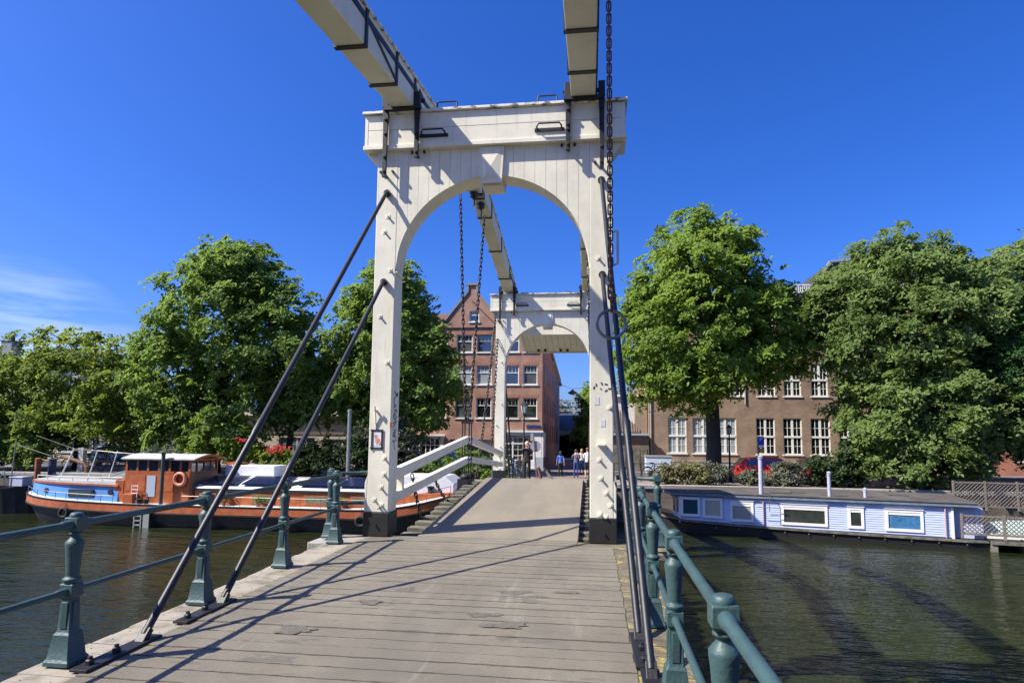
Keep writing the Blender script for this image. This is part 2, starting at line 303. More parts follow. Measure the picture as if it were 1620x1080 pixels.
def make_decks():
    rnd = random.Random(5)
    wood = MB(); grit = MB(); y = -7.
    def ragged(x0, x1, a, c, dz, n=70):
        # a grit-coated plank face with crumbled edges
        xs = [x0+(x1-x0)*i/n for i in range(n+1)]; lo = [a+max(-.002, rnd.gauss(.002, .0035)) for _ in xs]; hi = [c-max(-.002, rnd.gauss(.002, .0035)) for _ in xs]; vs = []
        for x, p, q in zip(xs, lo, hi): vs += [(x, p, rz(p)+dz-.0085), (x, p, rz(p)+dz), (x, q, rz(q)+dz), (x, q, rz(q)+dz-.0085)]
        grit.add(vs, [(i*4+k, i*4+k+1, i*4+k+5, i*4+k+4) for i in range(n) for k in range(3)]+[(0, 3, 2, 1), (n*4, n*4+1, n*4+2, n*4+3)])
    while y < 9.34:
        w_ = .197+rnd.uniform(-.006, .006); y1 = min(y+w_-.008, 9.35); dz = rnd.uniform(-.003, .003); z = rz(y); xe = rnd.uniform(-.02, .02)
        xr = .74 if y < 8.5 else 1.12
        def slab(mb, x0, x1, a, c, t, lift):
            mb.add([(x0, a, rz(a)-t+dz), (x1, a, rz(a)-t+dz), (x1, c, rz(c)-t+dz), (x0, c, rz(c)-t+dz), (x0, a, rz(a)+lift+dz), (x1, a, rz(a)+lift+dz), (x1, c, rz(c)+lift+dz), (x0, c, rz(c)+lift+dz)],
                   [(0, 3, 2, 1), (4, 5, 6, 7), (0, 1, 5, 4), (1, 2, 6, 5), (2, 3, 7, 6), (3, 0, 4, 7)])
        slab(wood, -3.80+xe, xr+xe, y, y1, .075, -.009)
        for bx in (-3.70, -3.46, .40, .64): wood.lathe([(.012, -.012), (.012, -.006), (.007, -.003)], 6, (bx+rnd.uniform(-.015, .015), (y+y1)/2, rz(y)+dz))
        if y1 < 8.98: ragged(-3.38+rnd.uniform(-.012, .012), .31+rnd.uniform(-.012, .012), y+.003, y1-.003, dz)
        elif y < 9.2: slab(grit, -3.0, -.20, y+.003, y1-.003, .0085, 0)
        y += w_
    o = tag(wood.build('bridge_deck', PLANK, bevel=.006), kind='structure'); g = grit.build('grit_coating', GRIT); g.parent = o
    ub = MB()
    for x in (-3.6, -2.6, -1.6, -.6, .4): ub.bar((x, -7, -.26), (x, 9.3, -.10), .24, .32)
    for yy in (2.2, 8.9):
        ub.box(-3.7, .95, yy-.2, yy+.2, -.75, -.36)
        for x in (-3.3, -1.5, .4): ub.tube([(x, yy, -4), (x, yy, -.7)], .19, 12)
    u = ub.build('bridge_substructure', OLDWOOD); u.parent = o
    # stone blocks at the near abutment corners
    st = MB().box(-4.12, -3.83, 8.75, 9.42, -.45, .10).build('abutment_stone', STONE, bevel=.015); st.parent = o
    pier = MB().box(-4.0, 1.3, 9.42, 10.1, -4, -.5).build('abutment_wall', brick_mat('quay_brick', (.16, .115, .085), (.10, .075, .06), (.17, .16, .14))); pier.parent = o
    # far approach deck
    def zf(y): return .13 if y < 22.5 else .13+(y-22.5)/(33.4-22.5)*(QUAY_Z-.13+.006)
    fd = MB(); ys = [21.95, 22.5, 26, 30, 33.4]
    for a, c in zip(ys, ys[1:]):
        fd.add([(-3.8, a, zf(a)-.3), (.9, a, zf(a)-.3), (.9, c, zf(c)-.3), (-3.8, c, zf(c)-.3), (-3.8, a, zf(a)), (.9, a, zf(a)), (.9, c, zf(c)), (-3.8, c, zf(c))],
               [(0, 3, 2, 1), (4, 5, 6, 7), (0, 1, 5, 4), (1, 2, 6, 5), (2, 3, 7, 6), (3, 0, 4, 7)])
    tag(fd.build('far_bridge_deck', LEAFTOP), kind='structure')
    fp = MB()
    for yy in (22.3, 28):
        fp.box(-3.7, .8, yy-.3, yy+.3, -.9, -.35)
        for x in (-3.3, -1.5, .4): fp.tube([(x, yy, -4), (x, yy, -.6)], .2, 12)
    fp.build('bridge_substructure', OLDWOOD).parent = bpy.data.objects['far_bridge_deck']
make_decks()
def worn_patches():
    d = bpy.data.objects['bridge_deck']; pm = mat('dark_repair_patch', (.135, .122, .10), .85, var=.4, vscale=14, bump=.9, bscale=200); overlay(pm, (.22, .195, .15), 60, .45, .60, amount=.75, detail=4); overlay(pm, (.05, .048, .045), 90, .55, .65, amount=.6, detail=3, seed=3); rnd = random.Random(2)
    for x, y, a, b in PATCHES:
        n = 48; ph = [rnd.uniform(0, 6.3) for _ in range(3)]; ring = []
        for i in range(n):
            t = 2*math.pi*i/n; k = .85+.22*math.sin(2*t+ph[0])+.18*math.sin(3*t+ph[1])+.13*math.sin(7*t+ph[2])+rnd.uniform(-.09, .09); px, py = x+a*k*math.cos(t), y+b*k*math.sin(t); ring.append((px, py))
        MB().add([(p, q_, rz(q_)+.0035) for p, q_ in ring]+[(p, q_, rz(q_)+.0045) for p, q_ in ring], [(i, (i+1) % n, n+(i+1) % n, n+i) for i in range(n)]+[tuple(range(n, 2*n))]).build('repair_patch', pm, d)
PATCHES = [(-.76, 6.37, .20, .085), (-.54, 6.24, .15, .05), (-.23, 6.46, .12, .06), (-.95, 5.58, .14, .09), (-.71, 5.32, .20, .10), (-2.08, 5.81, .14, .08), (-1.89, 6.30, .15, .06), (-2.40, 4.94, .20, .10)]
worn_patches()
# ------------------------------------------------------------------ moving leaves of the bridge
def make_leaf(name, label, sgn, y0, y1):
    """one leaf rising from the portal (y0) to mid span (y1); sgn +1 near, -1 far"""
    t = thing(name, label, 'bridge leaf', (-1.54, y0, 0), group='leaves of the drawbridge')
    zt = lambda y: .14+abs(y-y0)*(.64-.14)/abs(y1-y0)
    top = MB(); n = 24
    def strip(mb, x0, x1, a, c, lo, hi):
        mb.add([(x0, a, zt(a)+lo), (x1, a, zt(a)+lo), (x1, c, zt(c)+lo), (x0, c, zt(c)+lo), (x0, a, zt(a)+hi), (x1, a, zt(a)+hi), (x1, c, zt(c)+hi), (x0, c, zt(c)+hi)],
               [(0, 3, 2, 1), (4, 5, 6, 7), (0, 1, 5, 4), (1, 2, 6, 5), (2, 3, 7, 6), (3, 0, 4, 7)])
    if sgn > 0: strip(top, -2.64, -.19, y0, y1-.02, -.09, 0)
    else: strip(top, -2.64, -.19, y1+.02, y0, -.09, 0)
    top.build('surface', LEAFTOP, t, bevel=.006)
    tm = MB(); k = 14
    for i in range(k):
        y = y0+sgn*(.12+i*(abs(y1-y0)-.35)/(k-1)); r = random.Random(i*3+7)
        tm.box(-3.06+r.uniform(-.03, .03), -.0+r.uniform(-.03, .02)-.02, y-.12, y+.12, zt(y)-.24, zt(y)-.092)
    tm.build('timber', OLDWOOD, t, bevel=.01)
    gd = MB()
    for x in (-2.95, -1.9, -.9, -.15): gd.bar((x, y0, zt(y0)-.36), (x, y1-sgn*.05, zt(y1)-.36), .14, .22)
    gd.build('girder', TARP, t)
    for x in (-3.13, .06):
        for za, zb, hh in ((1.04, 1.60, .17), (.68, 1.085, .16)):
            if sgn > 0: a, c = (x, y0+.12, za), (x, y1-.02, zb)
            else: a, c = (x, y1+.02, zb), (x, y0+sgn*.12, za+.04)
            MB().bar(a, c, .13, hh).build('guard_rail', WHITE, t, bevel=.012)
        yp = y0+sgn*.62; MB().box(x-.055, x+.055, yp-.05, yp+.05, .74, 1.04).build('rail_post', WHITE, t, bevel=.008)
        fr = MB(); ym = y1-sgn*.13    # suspension rods down to the leaf
        for dx in (-.085, .085): fr.tube([(x-.02+dx, ym, 2.02), (x-.02+dx, ym, zt(ym)-.2)], .017, 8)
        fr.bar((x-.14, ym, 2.03), (x+.10, ym, 2.03), .06, .05); fr.tube([(x-.02, ym, 2.0), (x-.02, ym, 2.16)], .03, 8)
        for dx in (-.085, .085): fr.box(x-.02+dx-.035, x-.02+dx+.035, ym-.04, ym+.04, zt(ym)-.33, zt(ym)-.10)
        for zz in (1.09, 1.6):
            for dx in (-.085, .085): fr.box(x-.02+dx-.026, x-.02+dx+.026, ym-.03, ym+.03, zz-.03, zz+.04)
        fr.build('suspension_rod', BLACKP, t)
        j = MB().box(x-.16, x+.12, y1-sgn*.30-.10, y1-sgn*.30+.10, zt(y1)-.30, zt(y1)-.02).ball((x+.02, y1-sgn*.3, zt(y1)+.03), (.13, .11, .08)); j.build('hinge_block', TARP, t, smooth=False)
    return t
make_leaf('bridge_leaf', 'rising asphalt leaf nearer the camera, with white side rails and stepped timber ends', 1, 9.38, 15.58)
make_leaf('bridge_leaf', 'farther bridge leaf, falling away beyond the crest to the far portal', -1, 21.8, 15.62)
def short_chain(pts, label):
    mb = MB(); chain_links(mb, pts, .085, .075, .02); tag(mb.build('chain', DCHAIN, smooth=True), label, 'chain', 'safety chains under the leaf rail')
def sag(a, b, s, n=14):
    a, b = Vector(a), Vector(b); return [a.lerp(b, i/n)-Vector((0, 0, s*4*(i/n)*(1-i/n))) for i in range(n+1)]
short_chain(sag((-3.15, 10.75, .98), (-3.07, 11.25, .12), .08), 'short slack chain under the white guard rails, nearest the near left pillar')
short_chain(sag((-3.15, 12.35, .82), (-3.03, 12.95, .34), .05), 'short slack chain from lower guard rail to timber ends, midway up the leaf')
# ------------------------------------------------------------------ portals
def strap_poly(z0, z1, top): return [(-.032, z0), (.032, z0), (.037, z1-.5), (.048, z1-.28), (.048, z1), (-.048, z1), (-.048, z1-.28), (-.037, z1-.5)]
def make_portal(name, label, loc, rot, near):
    t = thing(name, label, 'bridge portal', loc, rot, group='white timber portals of the drawbridge', world=False)
    T = lambda mb, n, m, p=t, **k: mb.build(n, m, p, local=True, **k)
    for sx in (-1, 1):
        pb = MB(); xi, xo = 1.53, 1.875
        pb.box(min(sx*xi, sx*xo), max(sx*xi, sx*xo), -.03, .36, .36, 6.15)
        fl = [(sx*xo, .36), (sx*(xo+.045), .36), (sx*(xo+.045), .80), (sx*xo, .93)]
        pb.prism(fl, -.028, .358)
        for dz in (4.10,): pb.box(min(sx*1.49, sx*1.53), max(sx*1.49, sx*1.53), -.028, .358, dz, dz+.02)
        p = T(pb, 'pillar', WHITE, bevel=.012)
        T(MB().box(min(sx*1.515, sx*1.925), max(sx*1.515, sx*1.925), -.045, .375, 0, .362), 'pillar_shoe', TARP, p, bevel=.012)
    # spandrel: core panel with arch cut and boards nailed on both faces
    cz, rr = 4.10, 1.53; n = 40; core = MB(); pts = [(rr*math.cos(math.pi*i/n), cz+rr*math.sin(math.pi*i/n)) for i in range(n+1)]
    for (xa, za), (xb, zb) in zip(pts, pts[1:]): core.prism([(xa, za), (xb, zb), (xb, 6.16), (xa, 6.16)], .004, .326)
    sp = T(core, 'spandrel', WHITE)
    for y0, y1 in ((-.028, .004), (.326, .357)):
        bd = MB(); x = -1.53; wdt = 3.06/18
        for i in range(18):
            a, c = x+i*wdt+.0018, x+(i+1)*wdt-.0018; m = 5; lo = []
            for j in range(m+1):
                xx = a+(c-a)*j/m; lo.append((xx, cz+math.sqrt(max(0, rr*rr-xx*xx))))
            for (xa, za), (xb, zb) in zip(lo, lo[1:]): bd.prism([(xa, za), (xb, zb), (xb, 6.16), (xa, 6.16)], y0, y1)
        T(bd, 'cladding', WHITE, sp)
    # lintel box of two boards per face, soffit moulding, cap
    lb = MB()
    for z0, z1 in ((6.17, 6.425), (6.43, 6.685)): lb.box(-2.06, 2.06, -.11, .44, z0, z1)
    lb.box(-2.09, 2.09, -.135, .465, 6.10, 6.168); lb.box(-2.075, -2.02, -.114, .444, 6.172, 6.683); lb.box(2.02, 2.075, -.114, .444, 6.172, 6.683)
    ln = T(lb, 'lintel', WHITE, bevel=.006)
    T(MB().box(-2.11, 2.11, -.16, .49, 6.688, 6.735), 'cap_board', CAPW, ln, bevel=.008)
    for sx in (-1, 1):
        T(MB().prism([(sx*1.878, 6.098), (sx*2.05, 6.098), (sx*1.878, 5.88)], .02, .31), 'corbel', WHITE, bevel=.006)
    for sy in (-1, 1):   # faceted keystone on each face
        ks = MB(); y = -.03 if sy < 0 else .36; d = -.04 if sy < 0 else .04; d2 = d*.9
        zt_, zb_ = 6.095, 5.50
        ks.prism([(-.20, zt_), (.20, zt_), (.165, zb_), (-.165, zb_)], min(y, y+d), max(y, y+d))
        ks.add([(-.165, y+d, zt_-.02), (.165, y+d, zt_-.02), (.13, y+d, zb_+.06), (-.13, y+d, zb_+.06), (-.085, y+d2+d, zb_+.13)], [(0, 1, 4), (1, 2, 4), (2, 3, 4), (3, 0, 4)])
        if sy < 0: ks.box(-.165, .165, .0, .33, 5.47, 5.70)
        T(ks, 'keystone', WHITE, bevel=.004)
    for sy in (-1, 1):
        for sx in (-1, 1):
            for xo, zl in ((1.715, 5.62), (1.2, 5.92)):
                x = sx*xo; y0 = (-.185 if sy < 0 else .475); y1 = y0+(.045 if sy < 0 else .045)
                sb = MB().prism([(px+x, pz) for px, pz in strap_poly(zl, 6.99, 0)], y0, y1)
                s = sb
                for zz in (zl+.09, zl+.33, 6.33, 6.57):
                    yy = (y0, y0-.03) if sy < 0 else (y1, y1+.03); s.tube([(x, yy[0], zz), (x, yy[1], zz)], .026, 8)
                yb = (y1, -.03) if sy < 0 else (.36, y0)
                s.tube([(x, yb[0], zl+.06), (x, yb[1], zl+.06)], .022, 8); s.box(x-.052, x+.052, y0-.03 if sy < 0 else y0, y1 if sy < 0 else y1+.03, 6.76, 6.99)
                for dx in (-.1, .1): s.tube([(x+dx, -.032 if sy < 0 else .358, zl+.14), (x+dx, -.07 if sy < 0 else .40, zl+.14)], .022, 8)
                T(s, 'pivot_strap', BLACKP, bevel=.004)
        for xa, xb, zz in ((-1.12, -.74, 6.30), (.72, 1.10, 6.30)):    # grab handles on the lintel face
            y = -.11 if sy < 0 else .44; d = -.09*1 if sy < 0 else .09
            h = MB().box(xa-.04, xb+.04, min(y, y+d*.25), max(y, y+d*.25), zz-.035, zz+.015)
            h.tube([(xa, y, zz), (xa+.0, y+d, zz+.01), (xa+.03, y+d*1.15, zz+.05), (xb-.03, y+d*1.15, zz+.05), (xb, y+d, zz+.01), (xb, y, zz)], .014, 8)
            T(h, 'grab_handle', BLACKP)
    for xa, xb in ((-.90, -.58), (.72, 1.02)):
        T(MB().tube([(xa, -.06, 6.72), (xa, -.06, 6.86), (xa+.02, -.06, 6.88), (xb-.02, -.06, 6.88), (xb, -.06, 6.86), (xb, -.06, 6.72)], .013, 8), 'top_handle', BLACKP)
    # bolts through the pillars
    LB = [(-1.675, 5.02), (-1.725, 4.77), (-1.61, 4.14), (-1.755, 3.4), (-1.615, 2.67), (-1.615, 1.19), (-1.615, .94), (-1.655, .74), (-1.755, .55), (-1.68, .45), (-1.64, .47), (-1.72, .17)]
    RB = [(1.64, 2.74), (1.82, 1.98), (1.67, 1.21), (1.69, .94), (1.77, .73), (1.83, .55), (1.68, .42), (1.76, .38), (1.74, .14), (1.66, 4.25)]
    for sy in (-1, 1):
        for x, z in LB+RB:
            y = -.03 if sy < 0 else .36; d = -.045 if sy < 0 else .045
            b = MB().tube([(x, y, z), (x, y+d, z)], .017, 8)
            if z > .37: b.box(x-.033, x+.033, min(y, y+d*.12), max(y, y+d*.12), z-.033, z+.033)
            T(b, 'bolt', WHITE if z > .37 else TARP)
    if near:
        h = MB().tube([(-1.77, -.03, 1.92), (-1.77, -.10, 1.92), (-1.77, -.10, 1.98)], .018, 8).tube([(-1.77, -.03, 1.92), (-1.77, -.075, 1.92), (-1.765, -.03, 1.62)], .012, 8)
        T(h, 'hook', WHITE)
        T(MB().box(1.64, 1.76, -.13, -.03, 1.42, 1.445), 'step_plate', WHITE)
        T(MB().tube([(1.895, .1, 4.7), (1.96, .1, 4.72), (1.96, .1, 4.2), (1.895, .1, 4.18)], .02, 8), 'side_bracket', WHITE)
    return t
PY = 9.29
portal = make_portal('bridge_portal', 'white arched portal nearest the camera, with a cat poster on its left pillar', (-1.545, PY, .133), 0, True)
farp = make_portal('bridge_portal', 'smaller-looking second white arched portal at the far end of the bridge opening', (-1.545, 21.95+.33, .13), math.pi, False)
# stay rods: parts of their portal
def stay(par, foot, head, off):
    p, q = Vector(foot), Vector(head); mb = MB(); d = (q-p); m = p+d*.30
    mb.tube([p+d*.0, p+d*.285, m-d*.012, m+d*.012, p+d*.315, q], [.031, .031, .037, .037, .031, .031], 14)
    yb = off.y-.03
    mb.tube([q, (q.x, q.y+.02, q.z+.02), (q.x, yb-.004, q.z+.03)], .034, 12)
    mb.tube([(q.x, yb-.055, q.z+.03), (q.x, yb-.004, q.z+.03)], .055, 12)
    s = mb.build('stay_rod', RODP, par, smooth=False, auto=35)
    pl = MB().bar((p.x, p.y+.12, rz(p.y+.12)+.012), (p.x, p.y-.62, rz(p.y-.62)+.012), .13, .02)
    for yy in (-.52, -.28): pl.lathe([(.03, 0), (.03, .03), (.018, .035), (.018, .055)], 6, (p.x, p.y+yy, rz(p.y+yy)+.022))
    pl.bar((p.x, p.y-.06, p.z-.07), (p.x, p.y+.035, p.z+.035), .075, .05); pl.build('foot_plate', BLACKP, s, bevel=.004)
ORG[portal.name] = Vector(portal.location)
OFF = Vector(portal.location)
for f, h in (((-3.40, 4.50, .12), (-3.235, 9.17, 5.50)), ((-3.41, 5.55, .13), (-3.245, 9.17, 4.05)), ((.40, 4.37, .12), (.165, 9.17, 5.57)), ((.375, 5.13, .12), (.175, 9.17, 4.09))): stay(portal, f, h, OFF)
# far portal's stays slope down to the far approach
for x in (1.72, -1.72):
    for yf, zh in ((-4.7, 5.4), (-3.7, 3.95)):
        MB().tube([(x*1.06, yf, -.35), (x, -.04, zh)], .034, 10).build('stay_rod', RODP, farp, local=True, auto=40)
# ------------------------------------------------------------------ balance beams
def make_balance(name, label, flip):
    """built for the near portal; flip turns it round mid span"""
    t = thing(name, label, 'balance beam', (-1.545, 9.26 if not flip else 21.95, 6.9), 0 if not flip else math.pi, group='balance beam frames on top of the portals', world=False)
    L = lambda y: .18*(y)       # local y: 0 at the pivot
    for sx, xc in ((-1, -1.435), (1, 1.435)):
        b = MB(); hw = .187; y0, y1 = -6.3, 6.0; nseg = [(-6.3, .50), (-2.3, .49), (1.2, .48), (5.75, .40), (6.25, .30)]
        vs = []
        for y, h in nseg:
            z = L(y)+.02; ww = hw if y < 6 else hw*.8
            vs += [(xc-ww, y, z), (xc+ww, y, z), (xc+ww, y, z+h), (xc-ww, y, z+h)]
        fs = [(0, 1, 2, 3)]; m = len(nseg)
        for i in range(m-1):
            for k in range(4): fs.append((i*4+k, (i+1)*4+k, (i+1)*4+(k+1) % 4, i*4+(k+1) % 4))
        fs.append(tuple(range(4*m-1, 4*m-5, -1))); b.add(vs, fs)
        bo = b.build('beam', CREAM, t, local=True, bevel=.012)
        cp = MB().bar((xc, -6.3, L(-6.3)+.54), (xc, 5.7, L(5.7)+.46), hw*2+.07, .035); cp.build('cap_board', CAPW, bo, local=True)
        ir = MB()
        for y in (-4.4, -2.28, -1.08, -.16, 1.2, 3.2, 5.2):
            z = L(y)+.02; h = .49 if y < 2 else .44; w2 = hw+.012
            ir.box(xc-w2, xc+w2, y-.035, y+.035, z-.022, z); ir.box(xc-w2-.012, xc-w2+.002, y-.035, y+.035, z-.022, z+h); ir.box(xc+w2-.002, xc+w2+.012, y-.035, y+.035, z-.022, z+h)
        for s2 in (-1, 1):
            x = xc+s2*(hw+.010)
            ir.bar((x, -2.9, L(-2.9)+.40), (x, 1.3, L(1.3)+.27), .014, .075, side=(1, 0, 0)); ir.bar((x, -2.28, L(-2.28)+.40), (x, -1.1, L(-1.1)+.06), .012, .05, side=(1, 0, 0)); ir.bar((x, 0.1, L(.1)+.40), (x, 1.25, L(1.25)+.06), .012, .05, side=(1, 0, 0))
            ir.bar((x, -.16, L(-.16)+.42), (x, .3, L(.3)+.08), .012, .05, side=(1, 0, 0))
        ir.tube([(xc-.32, .0, .17), (xc+.32, .0, .17)], .035, 10)
        ir.box(xc-.30, xc+.30, -.20, -.10, -.06, .0)
        ir.build('iron_band', BLACKP, bo, local=True)
        tip = MB().box(xc-.165, xc+.165, 6.15, 6.27, L(6.2)-.01, L(6.2)+.33).lathe([(.10, -.12), (.11, 0), (.05, .05)], 10, (xc-.02, 5.95, L(5.95)-.0)).tube([(xc-.02, 5.95, L(5.95)-.35), (xc-.02, 5.95, L(5.95))], .03, 8)
        tip.build('beam_end_fitting', BLACKP, bo, local=True)
    # counterweight chest hanging low between the two tails
    cw = MB(); y0, y1 = (-6.1, -3.68) if flip else (-6.75, -4.35)
    for i in range(11):
        x0 = -1.44+i*2.88/11; x1 = x0+2.88/11-.012
        cw.add([(x0, y1, L(y1)-.20), (x1, y1, L(y1)-.20), (x1, y0, L(y0)-.20), (x0, y0, L(y0)-.20), (x0, y1, L(y1)-.12), (x1, y1, L(y1)-.12), (x1, y0, L(y0)-.12), (x0, y0, L(y0)-.12)], [(0, 1, 2, 3), (7, 6, 5, 4), (0, 4, 5, 1), (2, 6, 7, 3), (1, 5, 6, 2), (0, 3, 7, 4)])
    c = cw.build('counterweight', CREAM, t, local=True)
    fr = MB()
    for y in (y0, y1): fr.box(-1.45, 1.45, y-.06, y+.06, L(y)-.26, L(y)+.80)
    for x in (-1.41, 1.41): fr.bar((x, y0, L(y0)-.12), (x, y1, L(y1)-.12), .08, .26, side=(1, 0, 0))
    fr.add([(-1.24, y1, L(y1)+.78), (1.24, y1, L(y1)+.78), (1.24, y0, L(y0)+.78), (-1.24, y0, L(y0)+.78)], [(0, 1, 2, 3)])
    fr.build('counterweight_frame', WHITE, c, local=True, bevel=.01)
    br = MB()
    for x in (-.5, -.2, .5, .8): br.lathe([(.07, -.06), (.05, -.02), (.05, .02)], 8, (x, y0+.35, L(y0+.35)-.21)); br.box(x-.05, x+.05, y0+.28, y0+.42, L(y0+.35)-.30, L(y0+.35)-.2)
    br.build('eye_bolt', BLACKP, c, local=True)
    return t
make_balance('balance_beam_frame', 'two cream balance beams with black iron bands, passing overhead on the near portal', False)
make_balance('balance_beam_frame', 'two cream balance beams with a planked counterweight chest, on the far portal', True)
# ------------------------------------------------------------------ chains
def chain(label, pts, pitch, wid, wire, m=DCHAIN, group=None):
    mb = MB(); chain_links(mb, pts, pitch, wid, wire); return tag(mb.build('chain', m, smooth=True), label, 'chain', group)
G = 'suspension chains of the bridge leaves'
chain('long black chain hanging in the near arch, left one of the two', [(-3.36, 15.21, 7.9), (-3.17, 15.45, 2.12)], .115, .085, .024, group=G)
chain('long black chain hanging from the far beam tip, right one of the two', [(-2.86, 15.99, 7.62), (-3.12, 15.76, 2.12)], .115, .085, .024, group=G)
chain('black suspension chain of the near leaf, behind the near right pillar', [(-.11, 15.21, 7.9), (.04, 15.45, 2.12)], .115, .085, .024, group=G)
chain('black suspension chain of the far leaf, behind the near right pillar', [(-.11, 15.99, 7.62), (.04, 15.76, 2.12)], .115, .085, .024, group=G)
G = 'slack chains on the far portal'
chain('slack chain fixed high beside the strap on the left pillar of the far portal', sag((-3.43, 21.9, 6.12), (-3.22, 17.4, .55), .35), .15, .10, .026, group=G)
chain('slack chain fixed at the lower hook on the left pillar of the far portal', sag((-3.36, 21.9, 5.2), (-3.12, 19.2, .75), .25), .15, .10, .026, group=G)
def pull_chain():
    t = thing('pull_chain', 'rusty pull chain with a big steel ring, hanging before the near right pillar', 'chain', (.14, 4.3, 5.55))
    mb = MB(); chain_links(mb, [(.13, 4.3, 5.6), (.14, 4.3, 2.72)], .0475, .044, .0125); mb.build('chain_links', RUST, t, smooth=True)
    k = MB(); chain_links(k, [(.14, 4.3, 2.72), (.145, 4.3, 2.545)], .06, .055, .018); k.tube([(.125, 4.29, 2.68), (.17, 4.28, 2.645), (.14, 4.3, 2.60)], .014, 8); k.build('shackle', RUST, t, smooth=True)
    r = MB(); n = 40; r.tube([(.142+.098*math.cos(2*math.pi*i/n), 4.3+.025*math.cos(2*math.pi*i/n), 2.447+.098*math.sin(2*math.pi*i/n)) for i in range(n)], .0115, 12, closed=True); r.build('ring', STEEL, t, smooth=True)
pull_chain()
# ------------------------------------------------------------------ railings
def post_mesh():
    mb = MB()
    def sq(prof): mb.lathe([(r*math.sqrt(2)*.80, z) for r, z in prof], 4, rot=math.pi/4)
    sq([(.118, 0), (.118, .028), (.108, .040), (.100, .05), (.082, .17), (.078, .185), (.078, .20), (.066, .215), (.058, .225), (.050, .43), (.050, .445), (.063, .452), (.063, .535), (.055, .545)])
    mb.lathe([(r*.9, z) for r, z in [(.058, .542), (.058, .552), (.066, .562), (.066, .575), (.050, .585), (.046, .592), (.046, .60), (.060, .77), (.066, .81), (.064, .825), (.050, .842), (.034, .858), (.032, .868), (.046, .878), (.05, .887), (.040, .897), (.040, .905)]], 18)
    sq([(.048, .900), (.064, .915), (.064, .995), (.058, 1.0)])
    mb.lathe([(.046, .998), (.046, 1.012), (.037, 1.028), (.017, 1.034)], 14)
    # slim recessed panels on the square shaft
    for s in (-1, 1): mb.box(-.024, .024, s*.046-.004, s*.046+.004, .24, .42); mb.box(s*.046-.004, s*.046+.004, -.024, .024, .24, .42)
    return mb
def railing(name, label, pts, ext0=None, ext1=None, zfun=None):
    zf = zfun or rz
    t = thing(name, label, 'railing', (pts[0][0], pts[0][1], zf(pts[0][1])))
    base = post_mesh(); first = None
    for x, y in pts:
        if first is None: first = base.build('post', GREEN, t, local=True, auto=32, bevel=.004); o = first
        else:
            o = first.copy(); COL.objects.link(o); o.parent = t
        o.location = Vector((x, y, zf(y)))-Vector(t.location)
    pp = list(pts)
    if ext0: pp = [ext0]+pp
    if ext1: pp = pp+[ext1]
    for z, r in ((.95, .0265), (.492, .021)):
        for a, b in zip(pp, pp[1:]):
            A, B = Vector((a[0], a[1], zf(a[1])+z)), Vector((b[0], b[1], zf(b[1])+z)); d = (B-A).normalized()
            mb = MB().tube([A, A+d*.11, A+d*.13, B-d*.13, B-d*.11, B], [r*1.28, r*1.28, r, r, r*1.28, r*1.28], 12); mb.build('rail', GREEN, t, auto=40)
    return t
railing('railing', 'green cast iron railing along the left edge of the near deck', [(-3.63, 2.51), (-3.63, 4.035), (-3.63, 5.54), (-3.635, 7.09), (-3.64, 8.62)], ext0=(-3.63, -2))
railing('railing', 'green cast iron railing along the right edge of the near deck, closest to us', [(.50, 1.0), (.50, 2.50), (.515, 4.04), (.53, 5.54), (.55, 7.09), (.57, 8.62)], ext0=(.48, -2))
railing('corner_railing', 'short green railing piece on the left stone block, tied to the near portal pillar', [(-3.91, 9.05)], ext1=(-3.45, 9.35))
railing('corner_railing', 'short green railing piece at the right corner beside the blue houseboat bow', [(.955, 9.2)], ext1=(.38, 9.36))
zfar = lambda y: .13 if y < 22.5 else .13+(y-22.5)/(33.4-22.5)*(QUAY_Z-.13)
railing('railing', 'green railing on the left of the far approach, beyond the second portal', [(-3.62, 22.9+1.55*i) for i in range(7)], zfun=zfar)
railing('railing', 'green railing on the right of the far approach, mostly hidden by the near right pillar', [(.62, 22.9+1.55*i) for i in range(7)], zfun=zfar)
